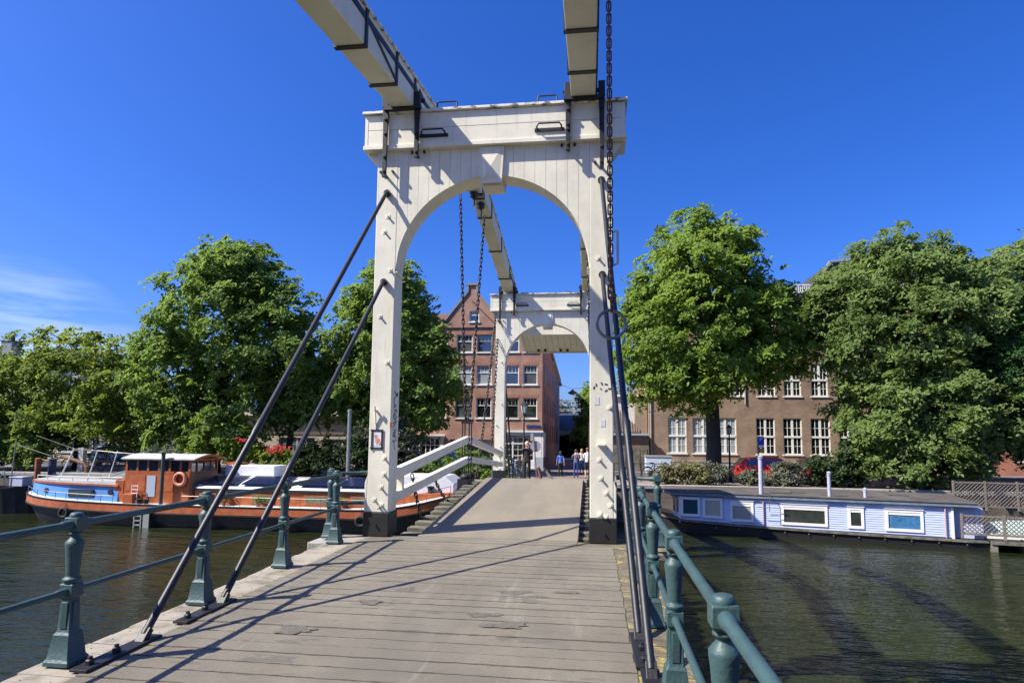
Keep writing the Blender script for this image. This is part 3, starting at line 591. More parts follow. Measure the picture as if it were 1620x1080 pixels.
# ------------------------------------------------------------------ poster and graffiti on the near portal
def poster():
    x0, x1, y, z0, z1 = -3.365, -3.205, PY-.034, 1.47, 1.745
    t = thing('poster', 'lost cat poster with an orange cat, taped on the near left pillar', 'poster', (x0, y, z0))
    MB().box(x0, x1, y-.003, y+.002, z0, z1).build('sheet', mat('poster_paper', (.78, .80, .86), .4, var=.1, vscale=8), t)
    fr = MB(); ph = .012
    for zz in (z0, z1): fr.box(x0-.025, x1+.02, y-.008, y-.004, zz-ph, zz+ph)
    for xx in (x0, x1): fr.box(xx-ph, xx+ph, y-.0125, y-.0085, z0-.03, z1+.012)
    fr.build('tape_frame', BLACKP, t)
    cm = mat('cat_print', (.62, .19, .08), .5, col2=(.70, .48, .33), vscale=22)
    cx, cz = (x0+x1)/2+.012, z0+.12
    def oval(ax, az, rx, rzz, a=0):
        return [(ax+rx*math.cos(k*2*math.pi/18)*math.cos(a)-rzz*math.sin(k*2*math.pi/18)*math.sin(a), az+rx*math.cos(k*2*math.pi/18)*math.sin(a)+rzz*math.sin(k*2*math.pi/18)*math.cos(a)) for k in range(18)]
    c = MB().prism(oval(cx, cz, .036, .058, .5), y-.0045, y-.0036).prism(oval(cx-.034, cz+.06, .026, .024), y-.0056, y-.0047).prism(oval(cx-.022, cz-.015, .018, .045, .1), y-.0066, y-.0057).prism(oval(cx+.036, cz-.05, .03, .009, .6), y-.0076, y-.0067)
    for dx in (-.018, .014): c.prism([(cx-.034+dx-.01, cz+.075), (cx-.034+dx+.01, cz+.075), (cx-.034+dx, cz+.098)], y-.0086, y-.0077)
    c.build('cat_picture', cm, t)
    text_mesh('VERMIST', .036, 'lettering', BLACKP, t, Matrix.Translation((.08, -.005, .255)) @ FRONT, .0006)
    ln = MB()
    for i, wd in enumerate((.11, .09)): ln.box(cx-.012-wd/2, cx-.012+wd/2, y-.0045, y-.0035, z0+.024+i*.016, z0+.028+i*.016)
    ln.build('text_line', mat('print_grey', (.45, .45, .52), .6), t)
poster()
def graffiti():
    x = -1.53+.003; ink = mat('marker_ink', (.035, .034, .04), .6)
    G_ = [[(.02, -.02), (.35, .2), (.33, .02), (.05, .35), (.0, .42)], [(.1, .8), (.02, .44)], [(.24, .64), (.0, .80)],
          [(.05, .98), (.24, .86), (.30, .98), (.05, 1.14)], [(.05, 1.14), (.28, 1.22), (.22, 1.38), (.0, 1.28), (.05, 1.14)],
          [(.28, 1.44), (.2, 1.62), (-.02, 1.78)], [(.28, 1.44), (.0, 1.6)], [(.05, 1.86), (.26, 2.05)], [(.28, 1.85), (.0, 2.2), (.26, 2.26), (.05, 2.02)], [(.3, 2.36), (.1, 2.5), (.22, 2.9)], [(-.02, 2.42), (.1, 2.5)]]
    mb = MB()
    for st in G_:
        pts = [(x, .08+u*.55, 2.22-v*.315) for u, v in st]
        for a, b in zip(pts, pts[1:]): mb.bar(a, b, .004, .015, side=(1, 0, 0))
    mb.build('graffiti_tag', ink, portal, local=True)
    rd = mat('red_sticker', (.55, .10, .07), .5); MB().box(-1.545, -1.5285, -.034, .02, 1.66, 1.74).build('red_sticker', rd, portal, local=True)
    st = mat('pale_sticker', (.60, .60, .62), .5); MB().box(1.60, 1.67, -.034, -.0305, 2.02, 2.14).box(1.69, 1.76, -.034, -.0305, 1.70, 1.80).build('worn_sticker', st, portal, local=True)
    pt = MB()      # dabs of dark marker on the right pillar
    for a, b in (((1.62, 2.34), (1.63, 2.30)), ((1.70, 2.36), (1.715, 2.32)), ((1.75, 2.335), (1.79, 2.325)), ((1.80, 2.265), (1.86, 2.262)), ((1.69, 2.27), (1.70, 2.25)), ((1.75, 2.225), (1.79, 2.245)), ((1.60, 2.30), (1.585, 2.26))): pt.bar((a[0], -.0325, a[1]), (b[0], -.0325, b[1]), .006, .018, side=(0, 1, 0))
    pt.build('graffiti_dab', ink, portal, local=True)
graffiti()
# ------------------------------------------------------------------ window and facade builders
GLASSD = mat('dark_window_glass', (.012, .014, .016), .04, spec=.6)
GLASSB = mat('boat_window_glass', (.05, .075, .08), .06, spec=.6)
for _m in (GLASSD, GLASSB): _m.node_tree.nodes['Principled BSDF'].inputs['IOR'].default_value = 2.1
CURT = mat('pale_curtain', (.38, .42, .42), .25, var=.35, vscale=3, stretch=(9, 1, .3), spec=.6)
WFRAME = mat('white_window_paint', (.78, .77, .72), .5, var=.08, vscale=4)
GFRAME = mat('grey_window_paint', (.30, .31, .28), .5)
def wall_with_holes(mb, x0, x1, z0, z1, holes, y, depth, M=None, mi=0):
    xs = sorted({x0, x1, *[h[0] for h in holes], *[h[1] for h in holes]}); zs = sorted({z0, z1, *[h[2] for h in holes], *[h[3] for h in holes]})
    F = M or (lambda a, b, c: (a, b, c))
    for a, c in zip(xs, xs[1:]):
        for e, g in zip(zs, zs[1:]):
            mx_, mz_ = (a+c)/2, (e+g)/2
            if any(h[0] < mx_ < h[1] and h[2] < mz_ < h[3] for h in holes): continue
            mb.quad(F(a, y, e), F(c, y, e), F(c, y, g), F(a, y, g), mi)
    for a, c, e, g in [h[:4] for h in holes]:
        mb.quad(F(a, y, e), F(a, y+depth, e), F(a, y+depth, g), F(a, y, g), mi); mb.quad(F(c, y, e), F(c, y, g), F(c, y+depth, g), F(c, y+depth, e), mi)
        mb.quad(F(a, y, g), F(a, y+depth, g), F(c, y+depth, g), F(c, y, g), mi); mb.quad(F(a, y, e), F(c, y, e), F(c, y+depth, e), F(a, y+depth, e), mi)
def window(par, x0, x1, z0, z1, y, style, pane=GLASSD, fm=WFRAME, depth=.14):
    f = MB(); ya, yb = y+depth-.07, y+depth; fw = .07
    def fr(a, c, e, g, d=0): f.box(a, c, ya+d, yb, e, g)
    fr(x0, x0+fw, z0, z1); fr(x1-fw, x1, z0, z1); fr(x0+fw, x1-fw, z1-fw, z1, .001); fr(x0+fw, x1-fw, z0, z0+fw, .001)
    W, H = x1-x0, z1-z0
    if style == 'sash':
        fr(x0+fw, x1-fw, z0+H*.60, z0+H*.60+.06, .012)
        for k in (1, 2, 3): fr(x0+W*k/4-.012, x0+W*k/4+.012, z0+H*.60+.06, z1-fw, .03)
    elif style == 'school':
        fr((x0+x1)/2-.075, (x0+x1)/2+.075, z0+fw, z1-fw, .006); fr(x0+fw, x1-fw, z0+H*.46, z0+H*.46+.14, -.03)
        for a, c in ((x0+fw, (x0+x1)/2-.075), ((x0+x1)/2+.075, x1-fw)):
            m = (a+c)/2; fr(m-.016, m+.016, z0+fw, z1-fw, .035)
            for q in (.23, .73): fr(a, c, z0+H*q-.016, z0+H*q+.016, .0352)
    elif style == 'grid':
        for k in (1, 2): fr(x0+W*k/3-.05, x0+W*k/3+.05, z0+fw, z1-fw, .006)
        fr(x0+fw, x1-fw, z0+H*.70, z0+H*.70+.09, -.01)
        for k in (.5, 1.5, 2.5): fr(x0+W*k/3-.014, x0+W*k/3+.014, z0+fw, z1-fw, .035)
        for q in (.23, .47): fr(x0+fw, x1-fw, z0+H*q-.014, z0+H*q+.014, .0352)
    o = f.build('window', fm, par)
    g = MB().quad((x0+.01, yb-.012, z0+.01), (x1-.01, yb-.012, z0+.01), (x1-.01, yb-.012, z1-.01), (x0+.01, yb-.012, z1-.01)); g.build('pane', pane, o)
    MB().box(x0-.08, x1+.08, y-.07, y+depth-.08, z0-.085, z0-.003).build('sill', WFRAME, o)
    return o
# ------------------------------------------------------------------ red brick gabled house with its right hand wing and street side
def red_house():
    Y = 46.; Z0 = QUAY_Z; B = brick_mat('red_brick', (.41, .19, .125), (.32, .14, .092), (.42, .33, .27))
    t = thing('brick_house', 'red brick house with a steep pointed gable, left of the far portal', 'house', (-9, Y, Z0))
    cols = [(-16.0, -14.9), (-14.5, -13.4), (-12.06, -10.94), (-10.22, -8.98), (-8.62, -7.46), (-6.46, -5.38), (-5.05, -3.98)]
    rows = [(3.12, 4.66, 'sash'), (5.66, 7.12, 'sash'), (8.14, 9.50, 'sash')]
    holes = [(a, c, e, g) for a, c in cols for e, g, _ in rows]
    holes.append((-6.6, -4.2, -.02, 1.72))
    gb = (-9.25, -8.5, 10.50, 11.34)
    w_ = MB(); wall_with_holes(w_, -16.9, -3.6, Z0, 10.05, holes, Y, .15)
    # right side along the street, falling eaves
    w_.quad((-3.6, Y, Z0), (-3.6, 71, Z0), (-3.6, 71, 8.2), (-3.6, Y, 10.05)); w_.quad((-16.9, 60, Z0), (-16.9, Y, Z0), (-16.9, Y, 10.05), (-16.9, 60, 10.05))
    # gable with neck and shoulders
    gx = -9.05
    poly = [(-11.55, 10.05), (gx-.4, 12.75), (gx-.34, 13.35), (gx+.34, 13.35), (gx+.4, 12.75), (-6.55, 10.05)]
    xs = [gb[0], gb[1]]
    def zedge(x):
        for (xa, za), (xb, zb) in zip(poly, poly[1:]):
            if xa <= x <= xb and xb > xa: return za+(zb-za)*(x-xa)/(xb-xa)
        return 10.05
    cutx = sorted({-11.55, gx-.4, gx-.34, gx+.34, gx+.4, -6.55, *xs, -10.4, -7.6})
    for a, c in zip(cutx, cutx[1:]):
        if a >= gb[0]-1e-6 and c <= gb[1]+1e-6:
            w_.quad((a, Y, 10.05), (c, Y, 10.05), (c, Y, gb[2]), (a, Y, gb[2])); w_.quad((a, Y, gb[3]), (c, Y, gb[3]), (c, Y, zedge(c-1e-4)), (a, Y, zedge(a+1e-4)))
        else: w_.quad((a, Y, 10.05), (c, Y, 10.05), (c, Y, zedge(c-1e-4)), (a, Y, zedge(a+1e-4)))
    wall = w_.build('wall', B, t)
    for a, c in cols:
        for i, (e, g, st) in enumerate(rows):
            r = random.Random(int(a*10)+i)
            window(t, a, c, e, g, Y, st, CURT if (i == 1 and -10.5 < a < -7) else (mat('half_drawn_blind', (.10, .105, .10), .2, var=.6, vscale=1.2, spec=.6) if r.random() < .25 else GLASSD), WFRAME if r.random() < .6 else GFRAME)
    window(t, gb[0], gb[1], gb[2], gb[3], Y, 'sash')
    # brick arches over the windows
    ar = MB(); AB = brick_mat('arch_brick', (.42, .15, .085), (.36, .12, .07), (.33, .24, .18), 1.0)
    for a, c in cols:
        for e, g, _ in rows: MB().box(a-.08, c+.08, Y-.012, Y+.02, g+.002, g+.24).build('window_arch', AB, wall)
    # gable coping and neck cap, anchors
    cp = MB(); PALE = mat('grey_coping', (.24, .22, .20), .8)
    for p, q in (((-11.75, 9.85), (gx-.40, 12.75)), ((gx-.38, 12.7), (gx-.34, 13.4)), ((gx+.40, 12.75), (-6.35, 9.85)), ((gx+.38, 12.7), (gx+.34, 13.4))): cp.bar((p[0], Y+.08, p[1]+.06), (q[0], Y+.08, q[1]+.06), .34, .13, side=(0, 1, 0))
    cp.box(gx-.48, gx+.48, Y-.12, Y+.3, 13.35, 13.52); cp.build('gable_coping', PALE, wall)
    an = MB()
    for k in (-1, 1): an.bar((gx+k*.10-.1, Y-.03, 12.1), (gx+k*1.7, Y-.03, 10.4), .05, .05) if k > 0 else None
    an.build('gable_anchor', BLACKP, wall)
    rt = mat('red_roof_tile', (.16, .075, .05), .8, var=.4, vscale=5, bump=.5, bscale=20)
    rf = MB()
    for s in (-1, 1): rf.add([(gx, Y+.15, 12.9), (gx+s*2.7, Y+.15, 9.85), (gx+s*2.7, Y+9, 9.85), (gx, Y+9, 12.9)], [(0, 1, 2, 3)])
    rf.add([(-17, Y-.1, 10.05), (-3.5, Y-.1, 10.05), (-3.5, Y+5, 12.2), (-17, Y+5, 12.2)], [(0, 1, 2, 3)]); rf.add([(-3.5, Y+5, 12.2), (-17, Y+5, 12.2), (-17, Y+12, 9), (-3.5, Y+12, 9)], [(0, 1, 2, 3)])
    rf.quad((-3.5, Y, 10.05), (-3.5, Y+12, 9), (-3.5, Y+5, 12.2), (-3.5, Y+5, 12.2))
    rf.build('roof', rt, t)
    gt = MB().box(-16.9, -11.4, Y-.25, Y, 9.95, 10.14).box(-6.7, -3.4, Y-.25, Y, 9.95, 10.14); gt.bar((-3.5, Y-.2, 10.1), (-3.5, 71, 8.25), .25, .18); gt.build('gutter', WFRAME, t)
    # side windows, street shade painted in as dull dark glass
    sd = MB()
    for i in range(7):
        for z in (1.2, 3.6, 6.0): MB().box(-3.63, -3.59, Y+2+i*3.3, Y+3.4+i*3.3, z, z+1.6).build('side_window', mat('shaded_glass', (.02, .02, .022), .5), t)
    # shop fronts at street level
    sf = MB()
    sf.box(-7.0, -3.66, Y-.10, Y-.002, 1.82, 2.16); sf.box(-7.05, -3.5, Y-.22, Y-.10, 2.08, 2.22)
    for a, c in ((-7.0, -6.62), (-4.18, -3.62)): sf.box(a, c, Y-.09, Y-.003, .25, 1.82)
    sf.box(-6.62, -4.18, Y-.08, Y-.003, -.65, -.06); sf.box(-3.605, -3.50, Y-.08, Y+2.2, .25, 2.1)
    sf.build('shop_front', WFRAME, t)
    for a, c in ((-7.0, -6.62), (-4.18, -3.5)): MB().box(a, c, Y-.10, Y-.003, QUAY_Z, .248).build('plinth', mat('pale_blue_plinth', (.42, .45, .50), .8, var=.2, vscale=3), t)
    window(t, -6.6, -4.2, -.02, 1.72, Y, 'grid', depth=.12)
    s2 = MB(); s2.box(-16.5, -11.0, Y-.30, Y-.002, 1.55, 1.80); s2.box(-16.6, -10.9, Y-.42, Y-.30, 1.74, 1.86)
    for x in (-16.4, -14.6, -13.0, -11.2): s2.box(x-.12, x+.12, Y-.16, Y-.002, QUAY_Z, 1.54)
    s2.build('shop_cornice', WFRAME, t)
    d = MB()
    for a, c in ((-16.2, -14.8), (-14.4, -13.2), (-12.8, -11.4), (-10.6, -7.3)): d.box(a, c, Y-.02, Y+.02, QUAY_Z+.3, 1.5)
    d.build('shop_window', GLASSD, t)
    mu = MB()
    for a, c in ((-16.2, -14.8), (-14.4, -13.2), (-12.8, -11.4)):
        for k in range(5): x = a+(c-a)*k/4; mu.box(x-.03, x+.03, Y-.05, Y-.021, QUAY_Z+.3, 1.5)
        mu.box(a, c, Y-.0505, Y-.0215, 1.0, 1.06); mu.box(a, c, Y-.0505, Y-.0215, -.45, -.39)
    mu.build('shop_mullion', WFRAME, t)
    MB().box(-4.75, -3.72, Y-.05, Y-.004, 2.35, 2.62).build('street_plaque', mat('dark_blue_enamel', (.03, .035, .12), .35), t)
red_house()
# ------------------------------------------------------------------ school with tall white windows
def school():
    Y = 47.; Z0 = QUAY_Z; B = brick_mat('brown_brick', (.36, .235, .155), (.27, .175, .115), (.27, .22, .17))
    t = thing('school_building', 'long brown brick school with tall white many-paned windows, behind the big right tree', 'school', (12, Y, Z0))
    gx = [(5.68, 7.02), (7.46, 8.98), (9.03, 10.58), (11.97, 13.28), (13.85, 15.15), (15.75, 17.08), (17.7, 19.0)]
    r1 = [(5.6, 6.9), (7.9, 9.2), (9.9, 11.2), (12.14, 13.38), (13.98, 15.18), (15.88, 17.02), (17.7, 19.0)]
    holes = [(a, c, .68, 3.30) for a, c in gx]+[(a, c, 4.90, 7.3) for a, c in r1]+[(a, c, 8.9, 10.9) for a, c in r1]
    wb = MB(); wall_with_holes(wb, 4.32, 20.2, Z0+.75, 12.2, holes, Y, .16); wb.quad((4.32, Y, Z0), (4.32, 62, Z0), (4.32, 62, 12.2), (4.32, Y, 12.2)); wb.quad((20.2, Y, Z0), (20.2, 62, Z0), (20.2, 62, 12.2), (20.2, Y, 12.2))
    wb.build('wall', B, t)
    MB().box(4.30, 20.2, Y-.10, Y+.05, Z0, Z0+.75).box(4.28, 20.2, Y-.14, Y+.05, Z0+.752, Z0+.87).build('plinth', STONE, t)
    for i, (a, c, e, g) in enumerate(holes): window(t, a, c, e, g, Y, 'school', CURT if a < 11 and e < 1 else GLASSD, depth=.13)
    bl = MB()
    for i in range(46): x = 13.0+i*.15; bl.box(x-.02, x+.02, Y-.36, Y-.32, 12.52, 13.0)
    bl.box(12.9, 20.2, Y-.38, Y-.30, 13.0, 13.08); bl.box(12.9, 20.2, Y-.38, Y-.30, 12.45, 12.53); bl.build('roof_railing', WFRAME, t)
    MB().box(4.1, 20.4, Y-.45, Y+.3, 12.202, 12.43).build('cornice', STONE, t)
    rf = MB().prism([(16.3, 12.45), (17.7, 14.9), (20.3, 15.1), (20.3, 12.45)], Y+.6, Y+12); rf.prism([(4.3, 12.44), (6, 13.4), (16.29, 13.4), (16.29, 12.44)], Y+3, Y+12)
    rf.build('roof', mat('dark_slate', (.06, .06, .065), .7, var=.3, vscale=4), t)
    MB().bar((16.25, Y+.55, 12.5), (17.7, Y+.55, 15.0), .2, .14).bar((17.7, Y+.55, 15.0), (20.3, Y+.55, 15.2), .2, .14).build('roof_trim', STONE, t)
    MB().tube([(11.25, Y-.06, 4.3), (11.25, Y-.06, 12.1)], .05, 8).build('drain_pipe', GFRAME, t); MB().tube([(4.45, Y-.06, Z0), (4.45, Y-.06, 12.1)], .05, 8).build('drain_pipe', GFRAME, t)
school()
def shed_house():
    Y = 46.6
    t = thing('low_house', 'low house with a brown tiled roof and white side wall, just left of the school', 'house', (2.8, Y, QUAY_Z))
    wl = MB().box(.9, 4.25, Y, Y+8, QUAY_Z, 1.95); wl.build('wall', brick_mat('brown_brick2', (.20, .14, .095), (.16, .11, .08), (.24, .2, .16)), t)
    MB().box(.9, 4.25, Y-.28, Y, 1.94, 2.10).build('gutter', mat('zinc_gutter', (.34, .37, .40), .5), t)
    tl = MB(); n = 18
    for i in range(n):
        x = 1.0+i*.17
        if x > 3.7: break
        top = 2.1+max(.1, (3.85-x))*1.02; top = min(top, 4.3); yt = Y-.2+(top-2.1)*1.0
        tl.tube([(x, Y-.24, 2.12), (x, yt, top)], .085, 8)
    tl.add([(.9, Y-.2, 2.08), (3.9, Y-.2, 2.08), (1.6, Y+2.0, 4.3), (.9, Y+2.0, 4.3)], [(0, 1, 2, 3)])
    tl.build('roof', mat('brown_pantile', (.17, .12, .09), .8, var=.45, vscale=7, bump=.4, bscale=30), t)
    MB().box(.9, 3.35, Y+2.3, Y+8, 1.9, 4.95).build('white_wall', mat('white_render', (.66, .65, .63), .85, var=.12, vscale=1), t)
    MB().box(.85, 4.2, Y+2.1, Y+8, 4.952, 5.12).build('roof_edge', WFRAME, t)
    MB().box(3.36, 4.26, Y+1.2, Y+8, 2.0, 4.94).build('rendered_pier', mat('tan_render', (.34, .25, .18), .85, var=.2, vscale=2), t)
    pr = MB(); 
    for k in range(24): pr.box(.9+k*.14, .94+k*.14, Y+3.2, Y+3.25, 5.12, 5.75)
    pr.box(.9, 4.2, Y+3.19, Y+3.26, 5.72, 5.80); pr.build('red_railing', mat('red_rail', (.22, .05, .03), .6), t)
    dr = MB()
    for k in range(6): dr.box(1.05+k*.52, 1.5+k*.52, Y-.04, Y-.002, QUAY_Z+.15, .95)
    dr.build('wooden_door', OLDWOOD, t)
shed_house()
def beige_block():
    Y = 46.5
    t = thing('beige_building', 'low beige building with a flat cream fascia, far behind the trees on the left quay', 'building', (-28, Y, QUAY_Z))
    cr = mat('beige_render', (.42, .37, .29), .85, var=.2, vscale=.8)
    holes = [(-31.2, -27.6, .1, 1.55), (-24.6, -21.6, -.5, 1.5), (-20.7, -18.0, -.55, 1.4), (-37, -33, .1, 1.5), (-44, -39.5, .1, 1.5)]
    wb = MB(); wall_with_holes(wb, -52, -17.2, QUAY_Z, 3.2, holes, Y, .2); wb.quad((-17.2, Y, QUAY_Z), (-17.2, 60, QUAY_Z), (-17.2, 60, 3.2), (-17.2, Y, 3.2)); wb.build('wall', cr, t)
    MB().box(-52.2, -17.0, Y-.5, Y+12, 3.202, 3.5).build('roof', mat('cream_fascia', (.55, .50, .40), .8), t)
    MB().box(-52, -17.1, Y-.06, Y-.002, 1.75, 1.95).build('string_course', mat('dark_band', (.12, .10, .08), .8), t)
    for a, c, e, g in holes: window(t, a, c, e, g, Y, 'school' if c-a < 3.3 else 'grid', GLASSB, GFRAME, .16)
beige_block()
def blue_block():
    t = thing('glass_building', 'pale building with blue glass, glimpsed between the two tall left trees', 'building', (-52, 78, QUAY_Z))
    MB().box(-62, -42, 78, 92, QUAY_Z, 9.5).build('wall', mat('pale_panel', (.45, .48, .52), .7), t)
    gl = mat('blue_glass', (.05, .16, .34), .1)
    for z in (1.5, 4.4, 7.1): MB().box(-61.5, -42.5, 77.93, 77.996, z, z+1.7).build('window', gl, t)
    fr = MB()
    for i in range(17): fr.box(-61.5+i*1.19-.04, -61.5+i*1.19+.04, 77.90, 77.928, 1.4, 8.9)
    fr.build('mullion', WFRAME, t)
    t = thing('grey_building', 'grey flat-topped building with a chimney stack, at the far left edge above the tree', 'building', (-80, 74, QUAY_Z))
    MB().box(-86, -68, 74, 86, QUAY_Z, 11.6).build('wall', mat('grey_panel', (.26, .27, .29), .8, var=.15, vscale=.5), t)
    MB().box(-79.9, -78.3, 73.9, 75.5, 11.602, 14.0).build('chimney', mat('grey_panel2', (.20, .22, .25), .8), t)
    MB().box(-80.0, -78.2, 73.8, 75.6, 14.002, 14.15).tube([(-79, 74.7, 14.15), (-79, 74.7, 14.8)], .25, 8).build('chimney_pot', TARP, t)
    wn = MB()
    for i in range(7):
        for z in (2, 5, 8): wn.box(-85+i*2.4, -83.4+i*2.4, 73.93, 73.996, z, z+1.8)
    wn.build('window', GLASSD, t)
blue_block()
def right_red():
    Y = 48.; B = brick_mat('orange_brick', (.42, .12, .055), (.33, .09, .045), (.34, .27, .22))
    t = thing('red_apartment_building', 'orange-red apartment building with a grey top storey, behind the dense right trees', 'building', (27, Y, QUAY_Z))
    holes = [(x, x+1.5, z, z+1.7) for x in (21.4, 24.2, 27, 29.8, 32.6, 35.4) for z in (.4, 3.3, 6.2, 9.1)]
    wb = MB(); wall_with_holes(wb, 20.4, 40, QUAY_Z, 12.0, holes, Y, .16); wb.quad((20.4, Y, QUAY_Z), (20.4, 60, QUAY_Z), (20.4, 60, 12), (20.4, Y, 12)); wb.build('wall', B, t)
    for a, c, e, g in holes: window(t, a, c, e, g, Y, 'sash')
    MB().box(20.8, 40, Y+1.2, Y+12, 12.0, 15.1).build('top_storey', mat('grey_cladding', (.30, .32, .34), .6, stretch=(.1, .1, 6), var=.3, vscale=2), t)
    MB().box(20.5, 40, Y+.9, Y+12.2, 15.102, 15.3).build('roof', mat('pale_trim', (.5, .5, .5), .7), t)
    MB().box(20.3, 40, Y-.1, Y+.3, 12.002, 12.2).build('coping', STONE, t)
    g = MB(); 
    for k in range(5): g.box(30.5+k*1.6, 31.8+k*1.6, Y+1.15, Y+1.196, 12.8, 14.4)
    g.build('top_window', mat('sky_blue_glass', (.05, .14, .30), .1), t)
right_red()
def viaduct():
    t = thing('railway_viaduct', 'dark railway underpass with a curved blue-grey canopy, closing the side street', 'viaduct', (-1, 78, QUAY_Z))
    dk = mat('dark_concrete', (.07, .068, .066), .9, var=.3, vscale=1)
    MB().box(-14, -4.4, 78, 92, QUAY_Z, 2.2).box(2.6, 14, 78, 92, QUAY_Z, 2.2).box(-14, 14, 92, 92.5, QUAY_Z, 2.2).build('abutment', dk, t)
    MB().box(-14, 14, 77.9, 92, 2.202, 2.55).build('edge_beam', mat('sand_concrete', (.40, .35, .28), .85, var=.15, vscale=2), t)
    cn = MB(); prof = [(77.6+2.6*(1-math.cos(a)), 2.56+2.3*math.sin(a)) for a in [i*math.pi/2/8 for i in range(9)]]
    for (ya, za), (yb, zb) in zip(prof, prof[1:]): cn.add([(-14, ya, za), (14, ya, za), (14, yb, zb), (-14, yb, zb)], [(0, 1, 2, 3)])
    cn.build('canopy', mat('blue_grey_sheet', (.075, .09, .115), .45, .3), t, auto=30)
    lt = MB()
    for x in (-3.6, -2.2, -.9, .8): lt.box(x-.35, x+.35, 79, 79.6, 2.0, 2.12)
    lt.build('ceiling_panel', WFRAME, t)
    MB().box(-4.4, 2.6, 84, 84.2, .1, .35).build('barrier', OLDWOOD, t)
    t = thing('side_house', 'narrow pale green-grey house beyond the red house, in the side street', 'house', (-4.6, 72, QUAY_Z))
    MB().box(-7, -3.9, 71.3, 77.5, QUAY_Z, 8.2).build('wall', mat('greengrey_render', (.34, .38, .36), .8, var=.15, vscale=1), t)
    MB().box(-7.1, -3.6, 71.1, 77.6, 8.202, 8.5).build('roof', mat('dark_slate', (.06, .06, .065), .7), t)
    wn = MB()
    for z in (1.5, 4.4): wn.box(-3.9, -3.86, 73, 74.2, z, z+1.7)
    wn.build('window', GLASSD, t)
    # overhead line masts
    for i, (x, y, h, lab) in enumerate(((-2.6, 95, 8.4, 'grey railway mast with crossarm, tallest over the underpass canopy'), (-4.9, 92, 6.8, 'shorter railway mast standing left of the taller one over the underpass'))):
        t = thing('catenary_mast', lab, 'mast', (x, y, 2.0), group='railway masts behind the underpass')
        MB().box(x-.16, x+.16, y-.16, y+.16, 2.0, h).build('pole', GFRAME, t)
        MB().bar((x-4.5, y, h-1.1), (x+3.5, y, h-1.0), .10, .12).bar((x-2.6, y, h-2.3), (x+1, y, h-2.2), .07, .08).build('crossarm', GFRAME, t)
        MB().lathe([(.05, -.3), (.13, -.2), (.13, 0), (.05, .1)], 8, (x+1.1, y, h-.95)).lathe([(.05, -.3), (.13, -.2), (.13, 0), (.05, .1)], 8, (x, y, h-3.4)).build('insulator', BLACKP, t)
    wr = MB()
    for z, y in ((7.45, 95), (6.3, 92), (7.0, 94)): wr.tube([(-30, y, z+.2), (-2, y, z), (30, y, z+.2)], .02, 5)
    tag(wr.build('overhead_wires', BLACKP), 'thin overhead railway wires strung between the masts', 'wires')
    wr = MB()
    for z in (14.6, 15.9): wr.tube([(-130, 78, z+1), (-75, 80, z), (-40, 82, z+.4)], .03, 5)
    tag(wr.build('overhead_wires', BLACKP), 'pair of thin wires in the sky at the far left, over the chimney', 'wires')
    t = thing('hanging_lamp', 'dark red street lamp hanging on a wire across the side street', 'street lamp', (-1.75, 60, 6.0))
    MB().lathe([(.05, .42), (.09, .36), (.14, .30), (.42, .12), (.46, .02), (.42, 0)], 14, (-1.75, 60, 6.0)).build('lamp_shade', mat('lamp_maroon', (.10, .03, .04), .5), t)
    MB().ball((-1.75, 60, 5.99), (.3, .3, .12)).build('glass', mat('lamp_glass', (.5, .5, .52), .2), t)
    MB().tube([(-3.6, 58.5, 7.0), (-1.75, 60, 6.46), (3.6, 62, 7.2)], .016, 5).build('wire', BLACKP, t)
viaduct()
# ------------------------------------------------------------------ trees and shrubs
BARK = mat('tree_bark', (.055, .045, .036), .95, var=.5, vscale=6, stretch=(3, 3, .5), bump=1., bscale=14)
ELM = leaf_mat('elm_leaves', (.105, .170, .022), (.230, .340, .062))
ELM2 = leaf_mat('deep_elm_leaves', (.085, .150, .028), (.195, .295, .060))
LIME = leaf_mat('yellowish_leaves', (.095, .150, .020), (.220, .290, .046))
DENSE = leaf_mat('grey_green_leaves', (.090, .145, .036), (.205, .285, .084), trans=.42)
FINE = leaf_mat('bluish_leaves', (.020, .065, .018), (.060, .135, .030))
GREY = leaf_mat('grey_leaves', (.075, .085, .055), (.17, .18, .12), trans=.2)
DARKB = leaf_mat('dark_hedge_leaves', (.018, .035, .012), (.045, .080, .022), trans=.2)
DRY = leaf_mat('dry_stalks', (.10, .085, .035), (.20, .20, .075), trans=.2)
